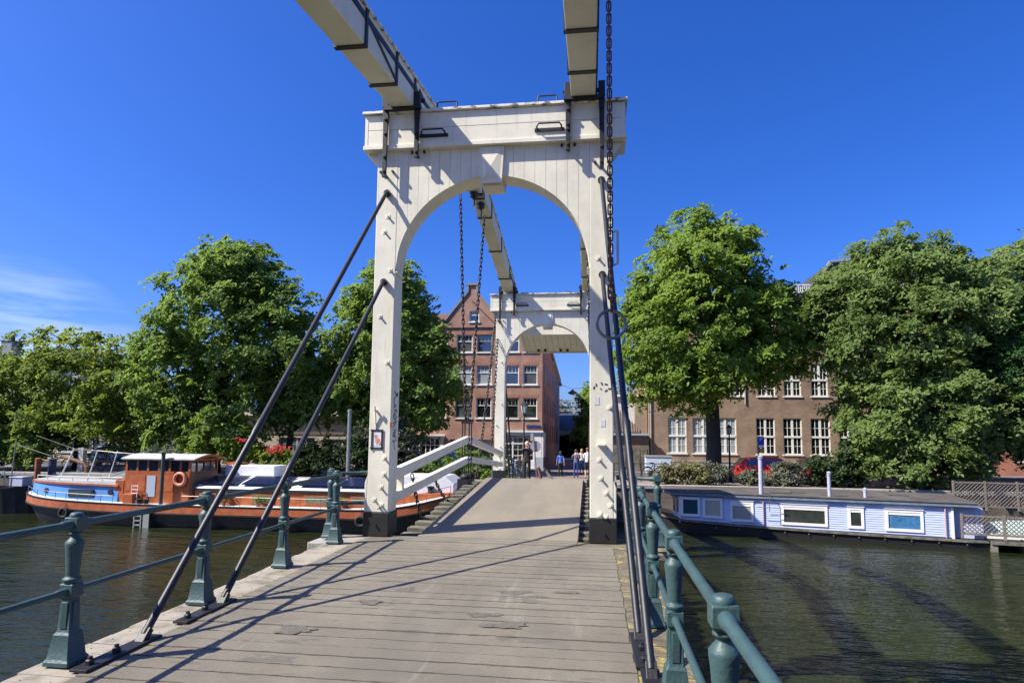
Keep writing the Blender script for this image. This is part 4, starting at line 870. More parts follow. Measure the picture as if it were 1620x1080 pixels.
def leaf_cloud(name, m, parent, ells, n, size, seed, clumps=150, crad=.75, flat=.6, shell=.55, aspect=.55, droop=.0):
    g = np.random.default_rng(seed); E_ = np.array(ells, float); wgt = (E_[:, 3]*E_[:, 4]*E_[:, 5])**.66; wgt /= wgt.sum()
    k = g.choice(len(E_), clumps, p=wgt); d = g.normal(size=(clumps, 3)); d /= np.linalg.norm(d, axis=1)[:, None]
    d[:, 2] = np.where(d[:, 2] < -.55, -d[:, 2]*.6, d[:, 2])
    rr = shell+(1.02-shell)*g.random(clumps)**.7
    C = E_[k, :3]+d*E_[k, 3:6]*rr[:, None]; cr = crad*(.55+.8*g.random(clumps)); cw = cr**1.7; cw /= cw.sum()
    ns = max(clumps*3, n//34); js = g.choice(clumps, ns, p=cw); an = .6+.7*g.random((clumps, 3))
    v = g.normal(size=(ns, 3)); v /= np.linalg.norm(v, axis=1)[:, None]; off = v*(g.random(ns)**.45)[:, None]*an[js]*cr[js][:, None]; off[:, 2] *= flat; off[:, 2] -= droop*(off[:, 0]**2+off[:, 1]**2)
    SC = C[js]+off; so_ = SC-E_[k[js], :3]; so_ /= np.linalg.norm(so_, axis=1)[:, None]+1e-6
    SN = so_*.75+np.array([-.25, -.12, .62])+g.normal(size=(ns, 3))*.38; SN /= np.linalg.norm(SN, axis=1)[:, None]
    ax = np.cross(SN, g.normal(size=(ns, 3))); ax /= np.linalg.norm(ax, axis=1)[:, None]; bx = np.cross(SN, ax)
    lo_ = g.random(ns) < .30; ke = g.choice(len(E_), ns, p=wgt); dd = g.normal(size=(ns, 3)); dd /= np.linalg.norm(dd, axis=1)[:, None]; SC = np.where(lo_[:, None], E_[ke, :3]+dd*E_[ke, 3:6]*(.45+.52*g.random(ns)**.6)[:, None], SC)
    sr = size*(1.0+1.1*g.random(ns)); q = g.integers(0, ns, n); u1 = g.normal(size=n)*sr[q]*.72; u2 = g.normal(size=n)*sr[q]*.50
    P = SC[q]+ax[q]*u1[:, None]+bx[q]*u2[:, None]+SN[q]*(g.normal(size=n)*size*.16)[:, None]; P[:, 2] -= (u1**2+u2**2)*.35
    nrm = SN[q]+g.normal(size=(n, 3))*.36; nrm /= np.linalg.norm(nrm, axis=1)[:, None]
    t = np.cross(nrm, g.normal(size=(n, 3))); t /= np.linalg.norm(t, axis=1)[:, None]; b = np.cross(nrm, t)
    s = size*(.6+.8*g.random(n))[:, None]; w_ = s*aspect
    fold = nrm*w_*.22
    V = np.stack([P-t*s*.5, P-b*w_*.5+fold, P+t*s*.5-np.array([0, 0, 1])*s*.12, P+b*w_*.5+fold], 1).reshape(-1, 3)
    org = ORG.get(parent.name, Vector((0, 0, 0))); V = V-np.array(org)
    idx = (np.arange(n)*4)[:, None]; F = np.concatenate([idx+np.array([[0, 1, 2]]), idx+np.array([[0, 2, 3]])], 1).reshape(-1)
    me = bpy.data.meshes.new(name); me.vertices.add(4*n); me.vertices.foreach_set('co', V.astype(np.float32).ravel()); me.loops.add(6*n); me.loops.foreach_set('vertex_index', F.astype(np.int32))
    me.polygons.add(2*n); me.polygons.foreach_set('loop_start', np.arange(0, 6*n, 3, dtype=np.int32)); me.update(calc_edges=True); me.materials.append(m)
    o = bpy.data.objects.new(name, me); COL.objects.link(o); o.parent = parent; return o, C
def tree(label, base, ells, n, m, seed, trunk=.3, size=.24, clumps=170, crad=.85, fork=None, group='trees along the far quay', name='tree', limbs=16, lean=(0, 0), **kw):
    t = thing(name, label, 'tree', base, group=group); o, C = leaf_cloud('crown', m, t, ells, n, size, seed, clumps, crad, **kw)
    rnd = random.Random(seed); mb = MB(); B = Vector(base); top = Vector((ells[0][0], ells[0][1], ells[0][2])); fk = fork or (B.z+(top.z-B.z)*.45)
    F_ = Vector((B.x+lean[0], B.y+lean[1], fk)); pts = []
    for i in range(6):
        u = i/5; pts.append(B.lerp(F_, u)+Vector((rnd.uniform(-.06, .06), rnd.uniform(-.06, .06), 0))*(1 if 0 < i < 5 else 0))
    mb.tube(pts, [trunk*(1.35, 1.06, 1.0, .95, .9, .85)[i] for i in range(6)], 12)
    mids = []
    for i in range(5):
        a = rnd.uniform(0, 6.28); e = ells[i % len(ells)]; M_ = Vector((e[0]+math.cos(a)*e[3]*.3, e[1]+math.sin(a)*e[4]*.3, e[2]+rnd.uniform(-.2, .5)*e[5])); P0 = F_-Vector((0, 0, rnd.uniform(0, .4)))
        mb.tube([P0, P0.lerp(M_, .5)+Vector((rnd.uniform(-.3, .3), rnd.uniform(-.3, .3), .25)), M_], [trunk*.62, trunk*.42, trunk*.22], 8); mids.append(M_)
    for i in range(limbs):
        c = Vector(C[rnd.randrange(len(C))]); M_ = min(mids, key=lambda q: (q-c).length); 
        mb.tube([M_.lerp(F_, .25), M_.lerp(c, .5)+Vector((0, 0, .2)), c], [trunk*.22, trunk*.14, .02], 6)
    mb.build('trunk', BARK, t, smooth=True); return t
QZ = QUAY_Z
tree('low rounded tree with yellowish top, at the far left behind the work boat', (-33.5, 37, QZ), [(-34.5, 37, 4.6, 6.4, 4.0, 4.3), (-38.5, 36, 3.2, 4.0, 3.5, 3.6), (-30.5, 37, 4.2, 3.2, 3, 3.6), (-34, 35.5, 1.9, 7.0, 2.6, 2.2), (-37.5, 35, 1.2, 4, 2, 1.8)], 80000, LIME, 11, .3, .22, 300, .80)
tree('tall broad dark green tree rising behind the orange barge wheelhouse', (-23.6, 36.5, QZ), [(-23.2, 36.5, 8.4, 4.7, 4.2, 5.6), (-20.2, 36.5, 7.2, 3.6, 3.4, 4.4), (-26.2, 36.2, 5.4, 3.2, 3.2, 4.4), (-23, 36, 3.2, 5.4, 3.0, 2.8), (-23.3, 36.5, 12.0, 2.9, 2.6, 2.6), (-25.5, 35.8, 1.9, 2.8, 1.8, 2.0)], 110000, ELM2, 12, .36, .23, 360, .82)
tree('slender tree with a low shaded crown, between the two tallest left trees', (-18.9, 37.2, QZ), [(-18.4, 37.6, 4.6, 3.0, 2.6, 2.6), (-16.6, 37.8, 4.2, 2.4, 2.2, 2.2)], 22000, ELM2, 13, .2, .23, 150, .65, fork=2.2)
tree('tall tree directly behind the near left pillar, its crown showing on both sides', (-12.9, 37.5, QZ), [(-12.9, 37.6, 7.6, 3.7, 3.5, 5.0), (-10.4, 37.6, 5.4, 2.5, 2.6, 4.0), (-14.6, 37.6, 5.2, 2.6, 2.6, 3.6), (-12.0, 37.3, 3.0, 3.4, 2.6, 2.2), (-12.6, 37.5, 10.6, 2.4, 2.2, 2.4)], 92000, ELM2, 14, .3, .22, 300, .78)
tree('large bright green tree with a thick dark trunk, in front of the brown school', (6.85, 36.3, QZ), [(6.4, 36.5, 8.9, 4.6, 4.2, 4.8), (9.7, 36.8, 8.3, 2.9, 3.0, 3.0), (3.6, 36.5, 7.6, 2.4, 2.8, 3.8), (6.3, 36.4, 12.3, 3.2, 2.8, 2.7), (6.8, 36.0, 5.4, 3.2, 2.8, 2.0), (4.2, 36, 5.0, 2.4, 2.2, 1.9), (5.6, 35.8, 3.9, 1.6, 1.6, 1.1), (9.6, 36, 6.0, 2.2, 2.2, 1.5)], 125000, ELM, 15, .42, .22, 380, .84, fork=4.2)
tree('huge dense grey-green tree sweeping down to the roof of the blue houseboat', (17.2, 35.2, QZ), [(16.8, 35.2, 7.4, 4.2, 3.2, 4.4), (16.2, 34.6, 3.4, 3.3, 2.6, 3.2), (18.8, 34.6, 3.2, 3.6, 2.6, 3.2), (13.9, 35.6, 8.4, 2.3, 2.3, 2.9), (17.0, 35.4, 10.9, 3.1, 2.5, 2.1), (20.2, 35.4, 8.2, 2.8, 2.6, 3.4), (16.6, 34.0, 1.0, 3.9, 1.8, 1.6)], 165000, DENSE, 16, .42, .205, 480, .80, flat=.7)
tree('bluish fine-leaved tree at the right picture edge, over the lattice fence', (22.6, 34.6, QZ), [(22.4, 34.4, 6.2, 2.7, 2.6, 3.0), (23.6, 34.6, 2.6, 3.2, 2.6, 2.6), (21.4, 34.2, 4.6, 1.6, 1.8, 2.2)], 52000, FINE, 17, .25, .2, 240, .7, droop=.15)
tree('tree whose crown just enters the picture at the top right edge', (25.0, 38, QZ), [(25.6, 38, 11.2, 3.0, 3.0, 3.0), (25.0, 38, 7.0, 3.4, 3, 3.6)], 30000, DENSE, 18, .3, .24, 170, .75)
tree('dark tree in shade behind the big dense right tree, before the red apartments', (19.6, 39.5, QZ), [(19.2, 39.5, 5.6, 3.2, 2.6, 4.4), (22.6, 40.2, 4.4, 2.6, 2.4, 3.2)], 26000, DENSE, 19, .3, .26, 110, .9)
tree('bright green tree deep in the side street, left of the near right pillar', (.9, 66, QZ), [(1.0, 66, 4.6, 2.4, 2.4, 3.3), (.2, 66, 2.6, 2.0, 2, 1.8)], 18000, ELM, 20, .22, .28, 110, .75)
tree('grey-green tree beyond the railway, behind the masts', (-6, 112, QZ), [(-6, 112, 5.8, 3.6, 3, 3.2), (1.0, 113, 5.2, 3.6, 3, 2.6)], 12000, GREY, 21, .3, .42, 70, 1.1)
def shrub(label, base, ells, n, m, seed, size=.14, cat='shrub', group=None, name='shrub', clumps=40, crad=.4, **kw):
    t = thing(name, label, cat, base, group=group); leaf_cloud('foliage', m, t, ells, n, size, seed, clumps, crad, shell=.35, **kw)
    rnd = random.Random(seed); mb = MB(); B = Vector(base)
    for i in range(7): e = ells[i % len(ells)]; mb.tube([(e[0]+rnd.uniform(-.3, .3), e[1], B.z-.02), (e[0]+rnd.uniform(-.6, .6)*e[3], e[1]+rnd.uniform(-.4, .4)*e[4], e[2]+.4*e[5])], [.03, .012], 6)
    mb.build('stem', BARK, t); return t
shrub('low dry bush with straw coloured stalks, by the bow of the blue houseboat', (4.6, 33.9, QZ), [(4.2, 33.9, -.35, .75, .5, .55), (5.3, 34.0, -.2, .9, .55, .7)], 7000, DRY, 31, .13)
shrub('dark tangled bush below the big tree trunk, in front of the red car', (7.6, 33.9, QZ), [(6.5, 34, -.2, .8, .5, .6), (8.6, 34, -.35, .9, .5, .5), (10.2, 34.1, -.1, 1.1, .5, .75)], 11000, GREY, 32, .13)
shrub('dark green bush at the quay edge, left of the dense right tree', (12.6, 34.0, QZ), [(12.2, 34, .1, 1.0, .7, 1.0), (13.6, 34.2, .6, 1.1, .8, 1.4)], 10000, DARKB, 33, .16)
shrub('yellow-green bush with red flowers, behind the big white box of the barge', (-18.8, 34.6, QZ), [(-18.4, 34.6, .1, 1.5, .8, .85), (-19.9, 34.8, .3, 1.0, .8, .9), (-17.2, 34.6, -.1, 1.0, .7, .7)], 14000, LIME, 34, .15)
shrub('long dark ivy hedge on the quay behind the middle of the barge', (-14.5, 34.6, QZ), [(-15.8, 34.6, .35, 1.4, .8, 1.1), (-13.9, 34.7, .4, 1.3, .8, 1.2), (-16.6, 34.4, -.2, 1.2, .7, .6), (-12.6, 34.5, .1, 1.1, .7, .9)], 20000, DARKB, 35, .15, cat='hedge', name='hedge')
shrub('tall greyish climbing bush on a trellis, left of the near left pillar', (-12.6, 35.4, QZ), [(-13.4, 35.4, 1.2, 1.0, .6, 1.6), (-12.0, 35.4, 1.6, 1.1, .6, 1.9), (-10.8, 35.4, .8, 1.0, .6, 1.4)], 15000, GREY, 36, .15)
shrub('silvery grey shrub left of the orange wheelhouse', (-25.6, 33.8, QZ), [(-25.4, 33.8, -.1, 1.2, .7, .9), (-26.4, 33.9, -.3, .9, .6, .7)], 9000, GREY, 37, .14)
shrub('bright green bush below the tall left tree, above the wheelhouse roof', (-22.4, 34.6, QZ), [(-22.6, 34.7, 1.4, 2.4, 1.1, 1.5), (-20.9, 34.8, .9, 1.3, .9, 1.1)], 18000, ELM, 38, .18)
shrub('leafy green bushes under the bridge rail, behind the white guard rails', (-8.2, 35.2, QZ), [(-8.6, 35.2, -.1, 1.3, .7, .8), (-7.0, 35.3, .1, 1.1, .7, 1.0), (-10.2, 35.2, -.2, 1.0, .7, .7), (-5.6, 35.5, -.1, .9, .7, .8)], 15000, ELM2, 39, .15)
shrub('weeping foliage over the water at the far left, beside the dark work boat', (-36, 33.6, QZ), [(-37, 33.6, .9, 2.4, 1.0, 1.7), (-34.2, 33.8, .6, 1.6, .9, 1.3)], 16000, ELM2, 40, .18)
fl = MB(); rnd = random.Random(4)
for cx, cz in ((-17.9, .95), (-20.4, 1.35), (-18.3, .75)):
    for i in range(60): fl.ball((cx+rnd.gauss(0, .32), 33.85+rnd.uniform(-.1, .3), cz+rnd.gauss(0, .07)), .045, 0, 6, 4)
ob = bpy.data.objects['shrub.003']; f_ = fl.build('red_flowers', mat('red_petal', (.62, .035, .03), .5), ob); f_['kind'] = 'stuff'
# unseen mass of trees added behind the camera to darken the lower window reflections
def reflection_trees():
    h = bpy.data.objects.new('added_reflection_trees', None); COL.objects.link(h); tag(h, 'unseen row of trees added behind the viewer for the windows to reflect', 'trees', kind='stuff'); ORG[h.name] = Vector((0, 0, 0))
    ells = [(x, -24+random.Random(int(x)).uniform(-3, 3), 6.2, 6.0, 4, 5.6) for x in range(-70, 80, 10)]
    leaf_cloud('foliage', ELM2, h, ells, 60000, .8, 77, 420, 1.8)
reflection_trees()
# ------------------------------------------------------------------ the orange and blue barge
def barge():
    OR = mat('orange_boat_paint', (.44, .112, .026), .5, var=.35, vscale=2.5, bump=.1, bscale=15); OR2 = mat('rail_orange_paint', (.50, .135, .045), .45, var=.3, vscale=3)
    overlay(OR, (.25, .07, .02), 7, .60, .75, (1, 1, .3), amount=.5)
    BL = mat('boat_blue_paint', (.10, .27, .58), .4, var=.18, vscale=2); BK = mat('hull_black', (.030, .031, .033), .5, var=.35, vscale=2.5, stretch=(.4, 1, 2)); overlay(BK, (.09, .09, .085), 5, .52, .72, (.5, .5, 2.5), amount=.7)
    WT = mat('boat_white_paint', (.72, .73, .74), .45, var=.12, vscale=2); GR = mat('deck_grey', (.34, .34, .33), .7, var=.25, vscale=3); SOL = mat('solar_panel', (.012, .018, .055), .18, spec=.6)
    t = thing('barge', 'long orange and blue barge with a glazed wheelhouse, moored left of the bridge', 'barge', (-15, 28.4, WATER_Z), group=None)
    X0, X1, YC, HW = -27.9, -5.3, 28.45, 2.2
    def hw(x):
        l = min(1, (x-X0)/3.6); r = min(1, (X1-x)/3.2); f = lambda u: math.sqrt(max(0, 1-(1-u)**2)); return HW*f(l)*f(r)
    def sh(x): return -1.57+(.33*((-20-x)/7.9)**2 if x < -20 else 0)+(.92*((x+10.5)/5.2)**2 if x > -10.5 else 0)
    n = 60; xs = [X0+(X1-X0)*(.5-.5*math.cos(math.pi*i/n)) for i in range(n+1)]
    def ring(zf, k, sc=1.): 
        xm = (X0+X1)/2; a = [(xm+(x-xm)*sc, YC-hw(x)*k, zf(x)) for x in xs]; b = [(xm+(x-xm)*sc, YC+hw(x)*k, zf(x)) for x in xs[::-1][1:-1]]; return a+b
    def loft(rings, m, name, par=t, cap=False, **k):
        mb = MB(); N_ = len(rings[0]); vs = [p for r in rings for p in r]; fs = [(i*N_+j, i*N_+(j+1) % N_, (i+1)*N_+(j+1) % N_, (i+1)*N_+j) for i in range(len(rings)-1) for j in range(N_)]
        mb.add(vs, fs)
        if cap: mb.add(rings[-1], [tuple(range(N_))])
        return mb.build(name, m, par, **k)
    hull = loft([ring(lambda x: -3.0, .80, .90), ring(lambda x: -2.5, .90, .945), ring(lambda x: sh(x)-.62, .96, .975), ring(lambda x: sh(x)-.37, .985, .992)], BK, 'hull', auto=40)
    loft([ring(lambda x: sh(x)-.372, .988, .994), ring(lambda x: sh(x)-.36, 1.0, 1.0), ring(lambda x: sh(x)-.06, 1.0, 1.), ring(lambda x: sh(x)-.05, .98, .995)], OR2, 'bulwark', auto=30)
    loft([ring(lambda x: sh(x)-.45, .99, .995), ring(lambda x: sh(x)-.43, 1.012, 1.003), ring(lambda x: sh(x)-.37, 1.012, 1.003), ring(lambda x: sh(x)-.36, .99, .995)], TARP, 'rub_rail')
    loft([ring(lambda x: sh(x)-.05, 1.006, 1.002), ring(lambda x: sh(x)+.0, 1.012, 1.003), ring(lambda x: sh(x)+.015, .985, .995)], TARP, 'gunwale')
    loft([ring(lambda x: sh(x)-.02, .985, .996), ring(lambda x: sh(x)+.012, .975, .993), ring(lambda x: sh(x)+.013, .02, .9)], WT, 'deck', cap=True)
    # blue fore cabin, curved round the end of the hull
    def cab(x, k): return hw(x)*k
    cx = [-27.2+i*(5.2)/20 for i in range(21)]
    cb = MB(); ft = [(x, YC-hw(x)*.80, sh(x)) for x in cx]; bk = [(x, YC+hw(x)*.80, sh(x)) for x in cx[::-1]]; base = ft+bk; top = [(x*.99-.24, YC+(y-YC)*.95, -.72+(x+27)*-.022) for x, y, z in base]
    N_ = len(base); cb.add(base+top, [(j, (j+1) % N_, N_+(j+1) % N_, N_+j) for j in range(N_)]+[tuple(range(N_, 2*N_))])
    c = cb.build('fore_cabin', BL, t, auto=40)
    rf = MB(); r0 = [(x, YC+(y-YC)*1.06, z-.005) for x, y, z in top]; r1 = [(x, y, z+.09) for x, y, z in r0]; r2 = [(x, YC+(y-YC)*.3, z+.06) for x, y, z in r1]
    rf.add(r0+r1, [(j, (j+1) % N_, N_+(j+1) % N_, N_+j) for j in range(N_)]); rf.build('cabin_coaming', OR2, c, auto=40)
    MB().add(r1+r2, [(j, (j+1) % N_, N_+(j+1) % N_, N_+j) for j in range(N_)]+[tuple(range(N_, 2*N_))]).build('cabin_roof', GR, c, auto=40)
    yf = lambda x: YC-hw(x)*.785
    def side_panel(x0, x1, z0, z1, m, name, par, d=.03, fr=None):
        mb = MB(); mb.add([(x0, yf(x0)-d, z0), (x1, yf(x1)-d, z0), (x1, yf(x1)-d, z1), (x0, yf(x0)-d, z1), (x0, yf(x0)+.2, z0), (x1, yf(x1)+.2, z0), (x1, yf(x1)+.2, z1), (x0, yf(x0)+.2, z1)], [(0, 1, 2, 3), (7, 6, 5, 4), (0, 4, 5, 1), (1, 5, 6, 2), (2, 6, 7, 3), (3, 7, 4, 0)]); return mb.build(name, m, par)
    side_panel(-24.55, -23.25, -1.36, -1.0, TARP, 'window', c, .05); side_panel(-24.45, -23.35, -1.30, -1.05, GLASSB, 'pane', c, .062)
    for x in (-25.9, -22.4):
        MB().tube([(x, yf(x)+.1, -1.1), (x, yf(x)-.04, -1.1)], .12, 14).build('porthole', TARP, c, auto=40)
    # thin guard rail round the fore cabin
    gr = MB(); P = [(x, YC-hw(x)*.93) for x in [X0+.5+i*.6 for i in range(10)]]
    for (a, b) in P: gr.tube([(a, b, sh(a)), (a, b, sh(a)+.32)], .014, 6)
    gr.tube([(a, b, sh(a)+.32) for a, b in P], .016, 6); gr.build('side_rail', STEEL, t)
    tr = MB(); P = [(x, YC-hw(x)*.70) for x in cx[1:]]
    for a, b in P[::3]: tr.tube([(a, b, -.75), (a, b, -.42)], .014, 6)
    tr.tube([(a, b, -.42) for a, b in P], .016, 6); tr.tube([(a, b+.02, -.58) for a, b in P], .012, 6); tr.build('roof_rail', WFRAME, c)
    # wheelhouse: base, glazed upper part, cambered roof
    wx0, wx1, wy0, wy1, zd, zs, zt = -21.7, -18.42, 26.72, 28.85, -1.56, -.14, .50
    wb = MB().box(wx0, wx1, wy0, wy1, zd, zs); wh = wb.build('wheelhouse', OR, t, bevel=.02)
    po = MB(); xs_ = [wx0, wx0+.56, wx0+1.1, wx0+1.66, wx0+2.2, wx0+2.75, wx1-.09]
    for x in xs_:
        for y in (wy0, wy1-.09): po.box(x, x+.10, y, y+.09, zs, zt)
    for y in (wy0+.5, wy0+1.05, wy0+1.6):
        for x in (wx0, wx1-.09): po.box(x+.001, x+.089, y, y+.07, zs, zt)
    po.box(wx0, wx1, wy0-.004, wy0+.094, zs-.05, zs+.06).box(wx0, wx1, wy0-.004, wy0+.094, zt-.10, zt+.0).box(wx1-.094, wx1+.004, wy0, wy1, zs-.05, zs+.06).box(wx1-.094, wx1+.004, wy0, wy1, zt-.1, zt); po.box(wx0, wx1, wy1-.094, wy1+.004, zt-.1, zt)
    po.build('window_post', OR, wh)
    for a, c2 in zip(xs_, xs_[1:]): MB().box(a+.10, c2, wy0+.04, wy0+.05, zs+.06, zt-.1).build('pane', mat('clear_glass_tint', (.03, .045, .05), .04, spec=.6) if a < wx0+2 else GLASSD, wh)
    for a, c2 in ((wy0+.09, wy0+.5), (wy0+.57, wy0+1.05), (wy0+1.12, wy0+1.6), (wy0+1.67, wy1-.09)): MB().box(wx1-.05, wx1-.04, a, c2, zs+.06, zt-.1).build('pane', GLASSB, wh)
    MB().box(wx0+.1, wx1-.1, wy1-.05, wy1-.04, zs+.06, zt-.1).build('pane', GLASSB, wh)
    ro = MB(); pr = [(wy0-.16+(wy1-wy0+.32)*i/12, zt+.01+.20*math.sin(math.pi*i/12)) for i in range(13)]; poly = pr+[(y, z-.05) for y, z in pr[::-1]]
    ro.prism(poly, wx0-.14, wx1+.30, fn=lambda a, b, c_: (b, a, c_)); ro.build('wheelhouse_roof', mat('roof_grey_white', (.50, .50, .48), .6, var=.2, vscale=3), wh, auto=30)
    ft = MB(); poly = pr[1:-1]+[(y, z-.12) for y, z in pr[1:-1][::-1]]; ft.prism(poly, wx1+.302, wx1+.33, fn=lambda a, b, c_: (b, a, c_)); ft.build('roof_fascia', OR2, wh)
    MB().box(wx1+.004, wx1+.02, wy0+.1, wy1-.1, zd+.3, zs-.06).build('varnished_panel', mat('worn_varnish', (.34, .20, .11), .5, var=.4, vscale=4), wh)
    MB().box(-20.55, -20.12, wy0-.02, wy0-.003, zd+.30, zs-.15).build('door', mat('door_grey_blue', (.42, .47, .54), .45), wh)
    for a, c2 in ((-21.6, -20.65), (-20.0, -19.2)): MB().box(a, c2, wy0-.012, wy0-.003, zd+.55, zs-.12).build('wall_panel', OR2, wh)
    ld = MB()
    for x in (-21.15, -20.85): ld.tube([(x, wy0-.26, zd), (x, wy0-.18, -.70)], .018, 6)
    for k in range(5): ld.tube([(-21.15, wy0-.24+k*.015, zd+.12+k*.17), (-20.85, wy0-.24+k*.015, zd+.12+k*.17)], .014, 6)
    ld.build('white_ladder', WFRAME, t)
    lb = MB(); m = 24
    lb.tube([(-18.85+.27*math.cos(2*math.pi*i/m), wy0-.09, -.42+.27*math.sin(2*math.pi*i/m)) for i in range(m)], .075, 10, closed=True)
    lo = tag(lb.build('lifebuoy', mat('faded_orange', (.66, .25, .14), .5), smooth=True), 'faded orange lifebuoy hanging on the barge wheelhouse wall', 'lifebuoy')
    MB().tube([(-19.6, 26.45, sh(-19.8)), (-19.6, 26.45, .72)], .085, 12).lathe([(.085, 0), (.10, .01), (.10, .07), (.20, .09), (.10, .16), (.02, .17)], 12, (-19.6, 26.45, .72)).build('funnel', mat('funnel_green', (.06, .075, .06), .45), t, auto=40)
    MB().box(-22.2, -21.75, 26.75, 27.6, zd, -.52).build('locker', OR, t, bevel=.02); MB().box(-21.45, -20.95, 26.35, 26.75, zd, -1.12).build('locker', OR, t, bevel=.02)
    for x in (-20.65, -20.30): MB().lathe([(.09, 0), (.09, .16), (.13, .17), (.13, .22), (.05, .24)], 12, (x, 26.42, sh(x))).build('bollard', TARP, t, auto=40)
    # long deckhouse with windows, black edge, cambered roof and solar panels
    dx0, dx1, dy0, dy1 = -18.2, -9.2, 26.85, 30.1; ze = -.94
    WN = [(-17.9, -17.2, -1.32, -1.08), (-15.35, -14.32, -1.40, -1.08), (-12.80, -11.78, -1.40, -1.08), (-10.6, -9.8, -1.40, -1.08)]
    MB().box(dx0, dx1, dy0, dy1, -1.56, ze).build('deckhouse', OR, t); dh = t.children[-1]
    for a, c2, e, g in WN: o = MB().box(a-.06, c2+.06, dy0-.025, dy0-.002, e-.05, g+.05).build('window', OR2, dh); MB().box(a, c2, dy0-.034, dy0-.0255, e, g).build('pane', mat('curtained_glass', (.20, .19, .12), .15, var=.3, vscale=6), o)
    MB().box(dx0, dx1, dy0-.06, dy0+.04, ze+.001, ze+.12).build('roof_edge', TARP, dh)
    rp = [(dy0-.05+(dy1-dy0+.1)*i/10, ze+.122+.42*math.sin(math.pi*i/10)**.9) for i in range(11)]
    MB().prism(rp, dx0, dx1, fn=lambda a, b, c_: (b, a, c_)).build('deckhouse_roof', WT, dh, auto=30)
    for a, c2 in ((-18.1, -16.3), (-16.0, -13.9), (-13.2, -11.4), (-11.3, -9.6)):
        (ya, za), (yb, zb) = (dy0+.12, ze+.31), (dy0+1.42, ze+.60); MB().add([(a, ya, za), (c2, ya, za), (c2, yb, zb), (a, yb, zb), (a, ya, za+.04), (c2, ya, za+.04), (c2, yb, zb+.04), (a, yb, zb+.04)], [(0, 3, 2, 1), (4, 5, 6, 7), (0, 1, 5, 4), (1, 2, 6, 5), (2, 3, 7, 6), (3, 0, 4, 7)]).build('solar_panel', SOL, dh)
    MB().box(-18.1, -15.5, 29.0, 30.3, -1.2, .14).build('white_box', WT, t, bevel=.03); wbx = t.children[-1]; MB().box(-18.3, -17.5, 29.3, 30.0, .142, .26).build('hatch', OR2, wbx)
    # white after cabin and orange upstand at the bow
    ac = MB().prism([(-8.95, -1.5), (-8.95, -.25), (-8.7, -.10), (-6.5, -.10), (-6.05, -.45), (-6.1, -1.4)], 27.35, 29.5); ac.build('white_cabin', WT, t, bevel=.05)
    MB().prism([(-8.9, -1.5), (-8.9, -.95), (-6.0, -.78), (-6.1, -1.4)], 27.0, 27.348).build('orange_upstand', OR, t, bevel=.02)
    MB().lathe([(.12, 0), (.12, .30), (.17, .31), (.17, .38), (.03, .4)], 12, (-7.1, 27.17, -.92)).build('bollard', TARP, t, auto=40)
    side = MB()
    for i in range(14): x = -18.5+i*.95; side.tube([(x, YC-hw(x)*.955, sh(x)), (x, YC-hw(x)*.955, sh(x)+.42)], .014, 6)
    side.tube([(-18.5+i*.95, YC-hw(-18.5+i*.95)*.955, sh(-18.5+i*.95)+.42) for i in range(14)], .014, 6); side.build('side_rail', STEEL, t)
    # boarding ladder on the hull, masts and wires forward
    bl = MB()
    for x in (-20.62, -20.28): bl.box(x-.025, x+.025, 26.10, 26.16, -2.62, -1.75)
    for k in range(4): bl.box(-20.62, -20.28, 26.10, 26.17, -2.5+k*.2, -2.45+k*.2)
    bl.box(-20.2, -19.9, 26.13, 26.17, -2.6, -1.7); bl.build('boarding_ladder', GFRAME, t)
    for p, q, r in (((-26.6, 28.3, -.7), (-25.9, 28.3, .86), .03), ((-24.6, 27.8, -.7), (-24.15, 27.8, .80), .026), ((-24.3, 28.8, -.7), (-23.9, 28.8, .76), .022)): MB().tube([p, q], r, 8).build('mast', WFRAME, t)
    MB().tube([(-25.9, 28.3, .86), (-29.8, 30, 1.5)], .012, 5).tube([(-25.9, 28.3, .86), (-24.15, 27.8, .80), (-21.5, 28, .6)], .010, 5).tube([(-24.15, 27.8, .3), (-23.9, 28.8, .3)], .012, 5).build('stay_wire', STEEL, t)
    tp = MB(); tp.add([(-25.2, 28.9, -.62), (-22.2, 28.4, -.62), (-22.2, 30.2, -.62), (-25.0, 30.0, -.62), (-24.2, 29.2, -.42), (-22.2, 29.2, .12)], [(0, 1, 5, 4), (1, 2, 5), (2, 3, 4, 5), (3, 0, 4)]); tp.build('tarpaulin', mat('dark_tarpaulin', (.035, .036, .042), .6, bump=.6, bscale=5), t)
barge()
